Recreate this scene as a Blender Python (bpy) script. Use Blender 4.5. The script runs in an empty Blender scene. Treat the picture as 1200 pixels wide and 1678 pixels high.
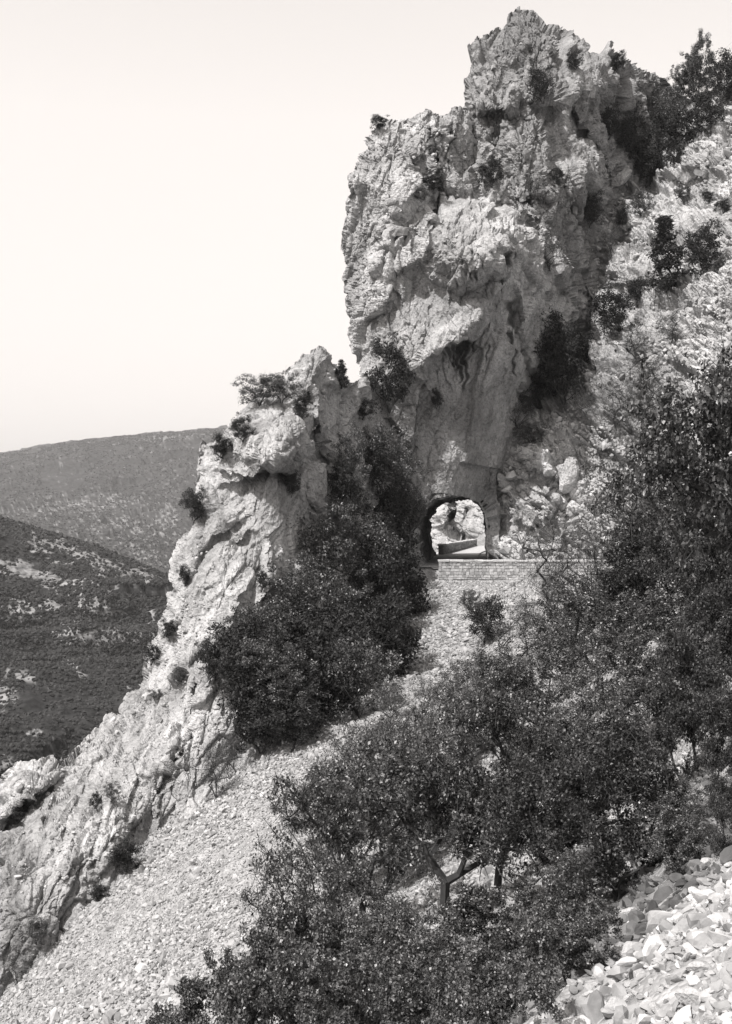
import bpy, math, random
import numpy as np
from mathutils import Vector
random.seed(7)
RS = np.random.RandomState(11)

# ---------------------------------------------------------------- camera, sky, sun, exposure
S = bpy.context.scene
F = 2037.0                                    # focal length in photo pixels (photo 1200 x 1678)
cam_d = bpy.data.cameras.new('camera'); cam = bpy.data.objects.new('camera', cam_d)
S.collection.objects.link(cam); S.camera = cam
cam.location = (0, 0, 0); cam.rotation_euler = (math.radians(90), 0, 0)
cam_d.sensor_fit = 'VERTICAL'; cam_d.sensor_height = 24.0; cam_d.lens = 24.0*F/1678.0
cam_d.clip_start = 0.1; cam_d.clip_end = 20000
SUN = Vector((-0.42, -0.42, 0.80)).normalized()   # towards the sun
sun_el = math.asin(SUN.z); sun_az = math.atan2(SUN.x, SUN.y)
W = bpy.data.worlds.new('World'); S.world = W; W.use_nodes = True
nt = W.node_tree; nt.nodes.clear()
sky = nt.nodes.new('ShaderNodeTexSky'); sky.sky_type = 'NISHITA'; sky.sun_disc = False
sky.sun_elevation = sun_el; sky.sun_rotation = sun_az
sky.dust_density = 3.0; sky.altitude = 600
bw = nt.nodes.new('ShaderNodeRGBToBW'); gm = nt.nodes.new('ShaderNodeMath'); gm.operation = 'POWER'; gm.inputs[1].default_value = 0.6
tint = nt.nodes.new('ShaderNodeMix'); tint.data_type = 'RGBA'; tint.blend_type = 'MULTIPLY'; tint.inputs[0].default_value = 1
tint.inputs[7].default_value = (2.95, 2.78, 2.67, 1)
bg = nt.nodes.new('ShaderNodeBackground'); bg.inputs[1].default_value = 0.15
out = nt.nodes.new('ShaderNodeOutputWorld')
nt.links.new(sky.outputs[0], bw.inputs[0]); nt.links.new(bw.outputs[0], gm.inputs[0])
nt.links.new(gm.outputs[0], tint.inputs[6]); 
wt = nt.nodes.new('ShaderNodeTexCoord'); wx = nt.nodes.new('ShaderNodeSeparateXYZ'); wr = nt.nodes.new('ShaderNodeMapRange')
wr.inputs[1].default_value = 0.0; wr.inputs[2].default_value = 0.30; wr.inputs[3].default_value = 0.66; wr.inputs[4].default_value = 1.0
nt.links.new(wt.outputs['Generated'], wx.inputs[0]); nt.links.new(wx.outputs[2], wr.inputs[0])
hz_ = nt.nodes.new('ShaderNodeMix'); hz_.data_type = 'RGBA'; hz_.blend_type = 'MULTIPLY'; hz_.inputs[0].default_value = 1
nt.links.new(tint.outputs[2], hz_.inputs[6]); nt.links.new(wr.outputs[0], hz_.inputs[7]); nt.links.new(hz_.outputs[2], bg.inputs[0]); nt.links.new(bg.outputs[0], out.inputs[0])
sl = bpy.data.lights.new('sun', 'SUN'); sl.energy = 4.8; sl.angle = math.radians(0.5); sl.color = (1.0, 0.97, 0.955)
so = bpy.data.objects.new('sun', sl); S.collection.objects.link(so)
so.rotation_euler = SUN.to_track_quat('Z', 'Y').to_euler()
S.view_settings.view_transform = 'Standard'; S.view_settings.look = 'None'; S.view_settings.gamma = 1
S.view_settings.exposure = 0.46

# ---------------------------------------------------------------- helpers
COL = S.collection
def P(px, py, Y):
    px = np.asarray(px, float); py = np.asarray(py, float); Y = np.asarray(Y, float)
    return np.stack([(px-600)/F*Y, Y+0*px, (839-py)/F*Y], -1)
def mesh_np(name, V, Fc, mat, smooth=False, attrs=None):
    me = bpy.data.meshes.new(name)
    V = np.ascontiguousarray(V, np.float32); Fc = np.ascontiguousarray(Fc, np.int32)
    n, k = Fc.shape
    me.vertices.add(len(V)); me.vertices.foreach_set('co', V.ravel())
    me.loops.add(n*k); me.loops.foreach_set('vertex_index', Fc.ravel())
    me.polygons.add(n); me.polygons.foreach_set('loop_start', np.arange(0, n*k, k, dtype=np.int32))
    me.polygons.foreach_set('use_smooth', np.full(n, smooth))
    me.update(calc_edges=True)
    if attrs:
        for an, av in attrs.items():
            a = me.attributes.new(an, 'FLOAT', 'POINT'); a.data.foreach_set('value', np.ascontiguousarray(av, np.float32).ravel())
    if mat: me.materials.append(mat)
    return me
def link(name, me, parent=None):
    o = bpy.data.objects.new(name, me); COL.objects.link(o)
    if parent: o.parent = parent
    return o
def tag(o, label=None, cat=None, group=None, kind=None):
    if label: o['label'] = label
    if cat: o['category'] = cat
    if group: o['group'] = group
    if kind: o['kind'] = kind
    return o
# ---- numpy noise
def _h(ix, iy, iz, s):
    n = (ix.astype(np.int64)*374761393 + iy.astype(np.int64)*668265263 + iz.astype(np.int64)*2147483647 + s*1274126177) & 0xffffffff
    n = ((n ^ (n >> 13))*1274126177) & 0xffffffff
    n = ((n ^ (n >> 16))*2246822519) & 0xffffffff
    return ((n ^ (n >> 15)) & 0xffffff)/float(0xffffff)
def vnoise(p, s=0):
    i = np.floor(p); f = p-i; u = f*f*f*(f*(f*6-15)+10); i = i.astype(np.int64); r = 0
    for dx in (0, 1):
        for dy in (0, 1):
            for dz in (0, 1):
                a = _h(i[:,0]+dx, i[:,1]+dy, i[:,2]+dz, s)
                w = (u[:,0] if dx else 1-u[:,0])*(u[:,1] if dy else 1-u[:,1])*(u[:,2] if dz else 1-u[:,2])
                r = r+a*w
    return r*2-1
def fbm(p, oct=4, s=0, lac=2.03, g=0.5):
    r = 0; a = 1; t = 0
    for o in range(oct):
        r = r+a*vnoise(p*lac**o+o*17.3, s+o); t += a; a *= g
    return r/t
def facet(p, s=0, k=0.9):
    """blocky broken-rock displacement: nearest cell's tilted plane; returns value, F2-F1"""
    i = np.floor(p).astype(np.int64); n = len(p)
    d1 = np.full(n, 9.); d2 = np.full(n, 9.); val = np.zeros(n)
    for dx in (-1, 0, 1):
        for dy in (-1, 0, 1):
            for dz in (-1, 0, 1):
                cx, cy, cz = i[:,0]+dx, i[:,1]+dy, i[:,2]+dz
                q = np.stack([p[:,0]-cx-_h(cx,cy,cz,s+1), p[:,1]-cy-_h(cx,cy,cz,s+2), p[:,2]-cz-_h(cx,cy,cz,s+3)], -1)
                d = np.sqrt((q**2).sum(1))
                v = (_h(cx,cy,cz,s+4)*2-1)*0.6 + k*(q[:,0]*(_h(cx,cy,cz,s+5)*2-1)+q[:,1]*(_h(cx,cy,cz,s+6)*2-1)+q[:,2]*(_h(cx,cy,cz,s+7)*2-1))
                m = d < d1
                d2 = np.where(m, d1, np.minimum(d2, d)); val = np.where(m, v, val); d1 = np.where(m, d, d1)
    return val, d2-d1
def rbf(ctrl, lam=1e-3):
    c = np.array(ctrl, float); X = c[:, :2]; z = c[:, 2]
    def K(r2): return np.where(r2 > 1e-12, 0.5*r2*np.log(r2+1e-20), 0)
    n = len(X); A = np.zeros((n+3, n+3)); r2 = ((X[:,None]-X[None])**2).sum(-1)
    A[:n,:n] = K(r2)+np.eye(n)*lam; A[:n,n] = 1; A[:n,n+1:] = X; A[n,:n] = 1; A[n+1:,:n] = X.T
    w = np.linalg.solve(A, np.r_[z, 0, 0, 0])
    def f(a, b):
        a = np.asarray(a, float); sh = a.shape; a = a.ravel(); b = np.asarray(b, float).ravel(); o = w[n]+w[n+1]*a+w[n+2]*b
        for j in range(n): o = o+w[j]*K((a-X[j,0])**2+(b-X[j,1])**2)
        return o.reshape(sh)
    return f
def pxrbf(c, lam=1e-3):
    f = rbf([(a/100., b/100., y) for a, b, y in c], lam)
    return lambda a, b: f(np.asarray(a)/100., np.asarray(b)/100.)
def inpoly(x, y, poly):
    r = np.zeros(x.shape, bool); n = len(poly); j = n-1
    for i in range(n):
        xi, yi = poly[i]; xj, yj = poly[j]
        if yi != yj: r ^= ((yi > y) != (yj > y)) & (x < (xj-xi)*(y-yi)/(yj-yi)+xi)
        j = i
    return r
def segdist(x, y, poly, closed=True):
    """distance to a polyline, and the side (positive = above/right of travel)"""
    d = np.full(x.shape, 1e9); side = np.zeros(x.shape); T = np.zeros(x.shape); n = len(poly); m = n if closed else n-1
    for i in range(m):
        x0, y0 = poly[i]; x1, y1 = poly[(i+1) % n]; vx, vy = x1-x0, y1-y0; L = vx*vx+vy*vy+1e-9
        t = np.clip(((x-x0)*vx+(y-y0)*vy)/L, 0, 1); dd = np.hypot(x-x0-t*vx, y-y0-t*vy)
        cr = (vx*(y-y0)-vy*(x-x0))
        k = dd < d; side = np.where(k, np.sign(cr), side); T = np.where(k, (i+t)/m, T); d = np.where(k, dd, d)
    return d, side, T
def roughen(poly, amp=6, it=3, seed=1, closed=True):
    r = np.random.RandomState(seed); p = [tuple(q) for q in poly]
    for k in range(it):
        o = []; n = len(p)
        for i in range(n if closed else n-1):
            a, b = p[i], p[(i+1) % n]; L = math.hypot(b[0]-a[0], b[1]-a[1]); o.append(a)
            if L > 5:
                g = r.uniform(-1, 1)*min(amp*0.55**k, L*0.16)
                o.append(((a[0]+b[0])/2-(b[1]-a[1])/L*g, (a[1]+b[1])/2+(b[0]-a[0])/L*g))
        if not closed: o.append(p[-1])
        p = o
    return p

# ---------------------------------------------------------------- materials
def newmat(name):
    m = bpy.data.materials.new(name); m.use_nodes = True; return m, m.node_tree, m.node_tree.nodes['Principled BSDF']
def N(nt, t, **kw):
    n = nt.nodes.new(t)
    for k, v in kw.items(): setattr(n, k, v)
    return n
def grey(v): return (v, v, v, 1)
def ramp(nt, src, pts):
    r = N(nt, 'ShaderNodeValToRGB'); e = r.color_ramp.elements
    while len(e) < len(pts): e.new(0.5)
    for x, (p, v) in zip(e, pts): x.position = p; x.color = grey(v)
    nt.links.new(src, r.inputs[0]); return r.outputs[0]
def mult(nt, a, b, f=1.0):
    m = N(nt, 'ShaderNodeMix', data_type='RGBA', blend_type='MULTIPLY'); m.inputs[0].default_value = f
    nt.links.new(a, m.inputs[6]); nt.links.new(b, m.inputs[7]); return m.outputs[2]
def rockmat(name, lo, hi, scale=1.0, stain=True, bump=0.65, rough=0.92):
    m, nt, b = newmat(name); tc = N(nt, 'ShaderNodeTexCoord'); co = tc.outputs['Object']
    def noise(s, d=6, sc=None):
        n = N(nt, 'ShaderNodeTexNoise'); n.inputs['Scale'].default_value = s*scale; n.inputs['Detail'].default_value = d; n.inputs['Roughness'].default_value = 0.62
        if sc:
            mp = N(nt, 'ShaderNodeMapping'); mp.inputs['Scale'].default_value = sc; mp.inputs['Rotation'].default_value = (0, 0.35, 0)
            nt.links.new(co, mp.inputs[0]); nt.links.new(mp.outputs[0], n.inputs['Vector'])
        else: nt.links.new(co, n.inputs['Vector'])
        return n.outputs[0]
    base = ramp(nt, noise(0.22, 8), [(0.33, lo), (0.66, hi)])
    st = ramp(nt, noise(0.9, 6, (1, 1, 0.22)), [(0.30, 0.62), (0.52, 1.0), (0.8, 1.0)])
    fine = ramp(nt, noise(5.0, 5), [(0.30, 0.55), (0.47, 0.95), (0.75, 1.18)])
    c = mult(nt, mult(nt, base, st), fine)
    vo = N(nt, 'ShaderNodeTexVoronoi', feature='DISTANCE_TO_EDGE'); vo.inputs['Scale'].default_value = 0.85*scale
    ns = N(nt, 'ShaderNodeTexNoise'); ns.inputs['Scale'].default_value = 1.3*scale; ns.inputs['Detail'].default_value = 5; nt.links.new(co, ns.inputs['Vector'])
    mx = N(nt, 'ShaderNodeMix', data_type='RGBA'); mx.inputs[0].default_value = 0.55; nt.links.new(co, mx.inputs[6]); nt.links.new(ns.outputs['Color'], mx.inputs[7])
    ad = N(nt, 'ShaderNodeVectorMath', operation='MULTIPLY_ADD'); ad.inputs[1].default_value = (1.6,)*3
    nt.links.new(ns.outputs['Color'], ad.inputs[0]); nt.links.new(co, ad.inputs[2]); nt.links.new(ad.outputs[0], vo.inputs['Vector'])
    cr = ramp(nt, vo.outputs['Distance'], [(0.0, 0.45), (0.035, 1.0)]); c = mult(nt, c, cr, 0.55)
    if stain:
        at = N(nt, 'ShaderNodeAttribute', attribute_name='stain'); sr = ramp(nt, at.outputs['Fac'], [(0.0, 1.0), (1.0, 0.12)]); c = mult(nt, c, sr)  # attribute darkens the rock: water streaks and painted shade
    nt.links.new(c, b.inputs['Base Color']); b.inputs['Roughness'].default_value = rough; b.inputs['Specular IOR Level'].default_value = 0.2
    # bump from two noises and the cracks
    n1 = noise(2.2, 9); n2 = noise(9.0, 5)
    a1 = N(nt, 'ShaderNodeMath', operation='MULTIPLY_ADD'); nt.links.new(n2, a1.inputs[0]); a1.inputs[1].default_value = 0.35; nt.links.new(n1, a1.inputs[2])
    vb = N(nt, 'ShaderNodeTexVoronoi'); vb.inputs['Scale'].default_value = 3.2*scale; nt.links.new(ad.outputs[0], vb.inputs['Vector'])
    a2 = N(nt, 'ShaderNodeMath', operation='MULTIPLY_ADD'); nt.links.new(vb.outputs['Distance'], a2.inputs[0]); a2.inputs[1].default_value = -0.5; nt.links.new(a1.outputs[0], a2.inputs[2]); a1 = a2
    bp = N(nt, 'ShaderNodeBump'); bp.inputs['Strength'].default_value = bump; bp.inputs['Distance'].default_value = 0.35/scale
    nt.links.new(a1.outputs[0], bp.inputs['Height']); nt.links.new(bp.outputs[0], b.inputs['Normal'])
    return m
M_rock = rockmat('limestone', 0.22, 0.46)
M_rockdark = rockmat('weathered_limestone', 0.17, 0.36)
M_bright = rockmat('pale_limestone', 0.26, 0.52)
def stonemat(name, lo, hi, sc=3.0):
    m, nt, b = newmat(name); g = N(nt, 'ShaderNodeNewGeometry'); tc = N(nt, 'ShaderNodeTexCoord')
    n = N(nt, 'ShaderNodeTexNoise'); n.inputs['Scale'].default_value = sc; n.inputs['Detail'].default_value = 6; nt.links.new(tc.outputs['Object'], n.inputs['Vector'])
    c = mult(nt, ramp(nt, g.outputs['Random Per Island'], [(0.0, lo), (1.0, hi)]), ramp(nt, n.outputs[0], [(0.3, 0.7), (0.6, 1.05)]))
    nt.links.new(c, b.inputs['Base Color']); b.inputs['Roughness'].default_value = 0.9; b.inputs['Specular IOR Level'].default_value = 0.2
    bp = N(nt, 'ShaderNodeBump'); bp.inputs['Strength'].default_value = 0.4; bp.inputs['Distance'].default_value = 0.05
    nt.links.new(n.outputs[0], bp.inputs['Height']); nt.links.new(bp.outputs[0], b.inputs['Normal'])
    return m
M_scree = stonemat('scree_stone', 0.18, 0.40)
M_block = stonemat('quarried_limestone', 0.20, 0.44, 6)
M_blockdark = stonemat('mossy_shaded_limestone', 0.05, 0.17, 6)  # dark tone mixes moss with the trees' shade over this band
M_masonry = stonemat('masonry_stone', 0.24, 0.48, 4)
def leafmat(name, lo, hi, tr=0.25, ro=0.4, sp=0.5):
    m, nt, b = newmat(name); g = N(nt, 'ShaderNodeNewGeometry')
    c = ramp(nt, g.outputs['Random Per Island'], [(0.0, lo), (0.6, lo*.65+hi*.35), (0.85, (lo+hi)/2), (1.0, hi*1.5)])
    nt.links.new(c, b.inputs['Base Color']); b.inputs['Roughness'].default_value = ro; b.inputs['Specular IOR Level'].default_value = sp
    t = N(nt, 'ShaderNodeBsdfTranslucent'); nt.links.new(c, t.inputs[0]); mx = N(nt, 'ShaderNodeMixShader'); mx.inputs[0].default_value = tr
    nt.links.new(b.outputs[0], mx.inputs[1]); nt.links.new(t.outputs[0], mx.inputs[2]); nt.links.new(mx.outputs[0], nt.nodes['Material Output'].inputs[0])
    return m
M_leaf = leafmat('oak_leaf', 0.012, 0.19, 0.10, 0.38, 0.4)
M_leafdark = leafmat('evergreen_leaf', 0.012, 0.045, 0.06, 0.6, 0.25)
M_leafpale = leafmat('pale_leaf', 0.03, 0.20, 0.15)
m, nt_, b_ = newmat('bark'); n_ = N(nt_, 'ShaderNodeTexNoise'); n_.inputs['Scale'].default_value = 14; n_.inputs['Detail'].default_value = 5
nt_.links.new(ramp(nt_, n_.outputs[0], [(0.3, 0.012), (0.7, 0.045)]), b_.inputs['Base Color']); b_.inputs['Roughness'].default_value = 0.9; M_bark = m
def flatmat(name, lo, hi, sc, ro=0.9):
    m, nt, b = newmat(name); tc = N(nt, 'ShaderNodeTexCoord'); n = N(nt, 'ShaderNodeTexNoise'); n.inputs['Scale'].default_value = sc; n.inputs['Detail'].default_value = 7
    nt.links.new(tc.outputs['Object'], n.inputs['Vector']); nt.links.new(ramp(nt, n.outputs[0], [(0.3, lo), (0.7, hi)]), b.inputs['Base Color']); b.inputs['Roughness'].default_value = ro
    bp = N(nt, 'ShaderNodeBump'); bp.inputs['Strength'].default_value = 0.4; bp.inputs['Distance'].default_value = 0.1
    nt.links.new(n.outputs[0], bp.inputs['Height']); nt.links.new(bp.outputs[0], b.inputs['Normal']); return m
M_road = flatmat('road_gravel', 0.34, 0.46, 1.5)
M_soil = flatmat('talus_soil', 0.16, 0.32, 1.8)
def gravelize(m, sc):
    nt = m.node_tree; b = nt.nodes['Principled BSDF']; tc = N(nt, 'ShaderNodeTexCoord'); v = N(nt, 'ShaderNodeTexVoronoi'); v.inputs['Scale'].default_value = sc; nt.links.new(tc.outputs['Object'], v.inputs['Vector'])
    c0 = b.inputs['Base Color'].links[0].from_socket; sx = N(nt, 'ShaderNodeSeparateColor'); nt.links.new(v.outputs['Color'], sx.inputs[0])
    nt.links.new(mult(nt, c0, ramp(nt, sx.outputs[0], [(0, 0.7), (1, 1.25)])), b.inputs['Base Color'])
    bp = N(nt, 'ShaderNodeBump', invert=True); bp.inputs['Strength'].default_value = 0.9; bp.inputs['Distance'].default_value = 0.6/sc; nt.links.new(v.outputs['Distance'], bp.inputs['Height'])
    nt.links.new(b.inputs['Normal'].links[0].from_socket, bp.inputs['Normal']); nt.links.new(bp.outputs[0], b.inputs['Normal'])
gravelize(M_soil, 16.0)
M_coping = flatmat('coping_stone', 0.42, 0.58, 2.5)

# ---------------------------------------------------------------- z-buffer of what stands in the photo, for planting on it
ZB = np.full((700, 560), 1e9)                  # 3 px cells, origin (-240,-120)
def splat(V, ymin=4):
    V = V[V[:,1] > ymin]; px = V[:,0]/V[:,1]*F+600; py = 839-V[:,2]/V[:,1]*F
    i = ((px+240)/3).astype(int); j = ((py+120)/3).astype(int); k = (i >= 0) & (i < 560) & (j >= 0) & (j < 700)
    np.minimum.at(ZB, (j[k], i[k]), V[k,1])
def zat(px, py, r=1):
    i = int((px+240)/3); j = int((py+120)/3)
    for r in range(r, 12):
        w = ZB[max(j-r,0):j+r+1, max(i-r,0):i+r+1]; w = w[w < 1e8]
        if len(w): return float(np.median(w))
    return 60.

# ---------------------------------------------------------------- terrain heightfield
TC = [(0,0,-2.4),(3,0,-1.4),(-3,0,-4.4),(2.8,9.5,-3.9),(1.7,11.5,-4.75),(4.1,14,-3.95),(6,14,-2.9),(3.9,20,-6.1),(5.9,24,-5.6),(8.7,30,-4.9),(1.7,17,-7.0),(0,26,-10.3),
 (-3.3,34,-13.5),(-8.2,42,-16.7),(-13.5,50,-19.9),(0,55,-10.5),(-5.3,60,-12.1),(3,68,-9.7),(5.1,75,-8.9),(4.2,85,-6.7),(9.3,94,-5.3),(6,94,-5.3),(15,94,-5.2),(20,94,-5.0),
 (14.7,60,-5.4),(10,42,-4.8),(10,75,-6.2),(16,80,-4.8),(22,60,1),(27,80,3),(17,40,2),(11,20,1),(35,98,8),(-20,45,-27),(-20,60,-26),(-15,70,-21),(-10,80,-16),(-5,90,-11),(-30,80,-60),
 (-60,60,-110),(0,97,-7.5),(-10,110,-24),(0,120,-12),(10,125,-4.6),(12,150,-4.2),(20,150,0),(-20,150,-38),(-50,150,-80),(-40,20,-50),(-15,20,-25),(-7,10,-12),(60,60,45),(70,120,70),(40,20,30),(70,170,80),(-60,170,-100)]
tz0 = rbf(TC, 1e-2)
ROAD = [(6.0,98.6),(6.7,104),(7.6,112),(8.6,122),(9.8,132),(11.6,140),(15,148),(22,154)]
ROAD2 = [(5.2,98.6),(8,98.6),(14,98.9),(20,98.9),(26,97),(31,92),(34,84),(34,74)]
def roadz(y): return -4.42+np.clip(y-120, 0, 40)*0.011
def tz(x, y):
    x = np.asarray(x, float); y = np.asarray(y, float); z = tz0(x, y)
    d1, _, _ = segdist(x, y, ROAD, False); d2, _, _ = segdist(x, y, ROAD2, False); d = np.minimum(d1, d2)
    w = np.clip((5.2-d)/2.0, 0, 1); w = w*w*(3-2*w)
    w = np.where((y < 95.2) & (x < 24), 0, w)
    return z*(1-w)+(roadz(y)-0.06)*w
def rayY(px, py, y0=6, y1=160):
    ys = np.arange(y0, y1, 0.25); p = P(px, py, ys); g = tz(p[:,0], p[:,1]); k = np.nonzero(p[:,2] < g)[0]
    return float(ys[k[0]]) if len(k) else y1
gx = np.concatenate([np.arange(-60, -22, 1.0), np.arange(-22, 32, 0.22), np.arange(32, 75, 1.0)])
gy = np.concatenate([np.arange(-6, 5, 1.0), np.arange(5, 100, 0.22), np.arange(100, 176, 0.8)])
GX, GY = np.meshgrid(gx, gy); GZ = tz(GX, GY); sh = GX.shape
V = np.stack([GX.ravel(), GY.ravel(), GZ.ravel()], -1)
dr = np.minimum(segdist(GX.ravel(), GY.ravel(), ROAD, False)[0], segdist(GX.ravel(), GY.ravel(), ROAD2, False)[0])
am = np.clip((dr-3.2)/3, 0, 1)
fv, _ = facet(V*np.array([.7,.7,.7]), 40); V[:,2] += (0.5*fbm(V*0.25, 4, 5)+0.16*fbm(V*1.4, 4, 9)+0.12*fv)*am
def quads(ny, nx, flip=False):
    a = np.arange(ny*nx).reshape(ny, nx); q = np.stack([a[:-1,:-1], a[:-1,1:], a[1:,1:], a[1:,:-1]], -1).reshape(-1, 4)
    return q[:, ::-1] if flip else q
tag(link('ground', mesh_np('ground', V, quads(*sh), M_soil, True)), 'rubble covered mountainside falling away to the left below the road', kind='structure')
splat(V); TV = V[:, 2].reshape(sh)
def tzn(x, y):                                 # displaced terrain height, bilinear
    i = np.clip(np.searchsorted(gx, x)-1, 0, len(gx)-2); j = np.clip(np.searchsorted(gy, y)-1, 0, len(gy)-2)
    u = (x-gx[i])/(gx[i+1]-gx[i]); v = (y-gy[j])/(gy[j+1]-gy[j])
    return TV[j,i]*(1-u)*(1-v)+TV[j,i+1]*u*(1-v)+TV[j+1,i]*(1-u)*v+TV[j+1,i+1]*u*v
# road sheet
def ribbon(path, w, dz, name, label):
    p = np.array(path, float)
    for _ in range(3):
        q = [p[0]]
        for a, b in zip(p[:-1], p[1:]): q += [a*.75+b*.25, a*.25+b*.75]
        q.append(p[-1]); p = np.array(q)
    t = np.gradient(p, axis=0); t /= np.linalg.norm(t, axis=1)[:,None]; n = np.stack([-t[:,1], t[:,0]], -1); L = []
    for k in np.linspace(-w/2, w/2, 9):
        c = p+n*k; L.append(np.stack([c[:,0], c[:,1], roadz(c[:,1])+dz], -1))
    V = np.stack(L, 1); sh = V.shape; V = V.reshape(-1, 3)
    tag(link(name, mesh_np(name, V, quads(sh[0], sh[1]), M_road, True)), label, kind='structure')
ribbon(ROAD2, 5.6, 0.02, 'road', 'pale gravel road curving away behind the roadside parapet')
ribbon(ROAD, 4.7, 0.035, 'tunnel_road', 'pale gravel road running through the rock tunnel and beyond')

# ---------------------------------------------------------------- relief bodies: crags with a front, rounded rims and a back
TUN = [(683,905),(679,880),(683,848),(694,830),(713,817),(740,812),(768,813),(783,822),(793,840),(797,865),(798,900),(798,945),(696,945)]
TY0, TY1, TDX = 100.0, 123.0, 0.100
tun_w = [(float(a), float(c)) for a, _, c in [P(x, y, TY0) for x, y in TUN]]
def intunnel(V, grow=0.0):
    x = V[:,0]-(V[:,1]-TY0)*TDX; return inpoly(x, V[:,2], tun_w) & (V[:,1] > 92) & (V[:,1] < 130)
def relief(name, outline, ctrl, mat, label, R=2.5, T=8.0, step=1.5, amp=1.0, features=(), ampf=None, darkening=None, strata=(0,0,1), seed=1, orough=6, hole=False, rimx=None, lam=1e-2, sf=1.0):
    poly = roughen(outline, orough, 3, seed) if orough else outline
    a = np.array(poly); x0, y0 = a.min(0)-3; x1, y1 = a.max(0)+3
    gx = np.arange(x0, x1, step); gy = np.arange(y0, y1, step); PX, PY = np.meshgrid(gx, gy)
    ins = inpoly(PX, PY, poly); d, _, _ = segdist(PX, PY, poly)
    d = np.where(ins, d, 0)
    f = pxrbf(ctrl, lam)
    gxc = np.linspace(x0, x1, 120); gyc = np.linspace(y0, y1, 160); A, B = np.meshgrid(gxc, gyc); C = f(A, B)   # coarse field, bilinear
    iu = (PX-x0)/(x1-x0)*119; iv = (PY-y0)/(y1-y0)*159; i = np.clip(iu.astype(int), 0, 118); j = np.clip(iv.astype(int), 0, 158); u = iu-i; v = iv-j
    Yc = C[j,i]*(1-u)*(1-v)+C[j,i+1]*u*(1-v)+C[j+1,i]*(1-u)*v+C[j+1,i+1]*u*v
    Rp = R*F/np.clip(Yc, 5, None)
    t = np.clip(1-d/Rp, 0, 1); t = np.clip(1-d/(Rp*1.5), 0, 1); rim = R*(0.35*t+0.65*t*t)
    if rimx is not None: rim = rim*rimx(PX, PY)
    Yf = Yc+rim
    for ft in features: Yf = Yf+ft(PX, PY)
    Vf = P(PX, PY, Yf)
    tb = np.clip(1-d/(Rp*2.5), 0, 1); Yb = Yc+R+T*np.sqrt(np.clip(1-tb*tb, 0, 1))
    Vb = P(PX, PY, Yb)
    n = np.cross(np.gradient(Vf, axis=1), np.gradient(Vf, axis=0)); n /= np.linalg.norm(n, axis=-1)[...,None]+1e-9
    if n[..., 1].mean() > 0: n = -n
    Ym = float(np.median(Yc[ins])); p = Vf.reshape(-1, 3).copy(); p[:,1] = Ym+(p[:,1]-Ym)*0.36; sv = np.array(strata, float); sv /= np.linalg.norm(sv)
    wq = p+0.32*np.stack([fbm(p*0.3, 3, seed+3), fbm(p*0.3, 3, seed+13), fbm(p*0.3, 3, seed+23)], -1)
    q = wq-0.6*np.outer(wq@sv, sv); q = q*sf
    A_ = np.full(PX.size, 1.0) if ampf is None else ampf(PX, PY).ravel()
    f1, c1 = facet(q/4.2, seed+50); f2, c2 = facet(q/1.7, seed+60); f3, c3 = facet(q/0.7, seed+70)
    f4, c4 = facet(p*sf/0.33, seed+80)
    D = 1.05*f1*(0.35+0.65*A_)+0.75*f2*A_+0.36*f3*(0.15+0.85*A_)+0.11*f4*(0.15+0.85*A_)+0.10*fbm(wq*1.5*sf, 4, seed+90)+0.6*fbm(wq*0.16, 3, seed+95)
    D = D-0.40*np.exp(-c1/0.035)*A_-0.30*np.exp(-c2/0.05)*A_-0.14*np.exp(-c3/0.08)*A_
    D = D*amp/ sf
    Vf = (Vf.reshape(-1, 3)+n.reshape(-1, 3)*D[:,None])
    G = Vf.reshape(PX.shape+(3,)); nom = step/F*Ym
    for _ in range(3):
        a1 = np.zeros(PX.shape); a1[:,1:] = np.linalg.norm(G[:,1:]-G[:,:-1], axis=-1); a2 = np.zeros(PX.shape); a2[1:] = np.linalg.norm(G[1:]-G[:-1], axis=-1)
        e_ = np.maximum(np.maximum(a1, np.roll(a1,-1,1)), np.maximum(a2, np.roll(a2,-1,0))); w_ = np.clip((e_/nom-4.5)/9, 0, 1)[...,None]
        w_[0] = w_[-1] = 0; w_[:,0] = w_[:,-1] = 0
        G = G*(1-w_*.8)+w_*.8*0.25*(np.roll(G,1,0)+np.roll(G,-1,0)+np.roll(G,1,1)+np.roll(G,-1,1))
    Vf = G.reshape(-1, 3)
    ptb = Vb.reshape(-1, 3); Vb = ptb+np.stack([0*D, 0.8*fbm(ptb*0.3, 3, seed+7), 0*D], -1)
    edge = (d <= 0).ravel()
    Vb[edge] = Vf[edge]
    ny, nx = PX.shape; Q = quads(ny, nx); insr = ins.ravel(); keep = insr[Q].any(1)
    Qf = Q[keep]
    if hole:
        Qf = Qf[~intunnel(Vf[Qf].mean(1))]
    st = np.zeros(PX.size)
    if darkening is not None: st = darkening(PX, PY).ravel()
    # back at a third of the resolution
    s3 = 1
    Qb = Q[keep][:, ::-1]
    if hole: Qb = Qb[~intunnel(Vb[Qb].mean(1))]
    Vall = np.concatenate([Vf, Vb]); Qb = Qb+len(Vf)
    Qa = np.concatenate([Qf, Qb]); stt = np.concatenate([st, st*0])
    # weld the rim: indices of rim verts in the back point to the front
    mp = np.arange(len(Vall)); e = np.nonzero(edge)[0]; mp[len(Vf)+e] = e; Qa = mp[Qa]
    us = np.unique(Qa); re = np.zeros(len(Vall), int); re[us] = np.arange(len(us))
    o = link(name, mesh_np(name, Vall[us], re[Qa], mat, False, {'stain': stt[us]}))
    tag(o, label, kind='structure'); splat(Vf[insr]); return o
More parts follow.
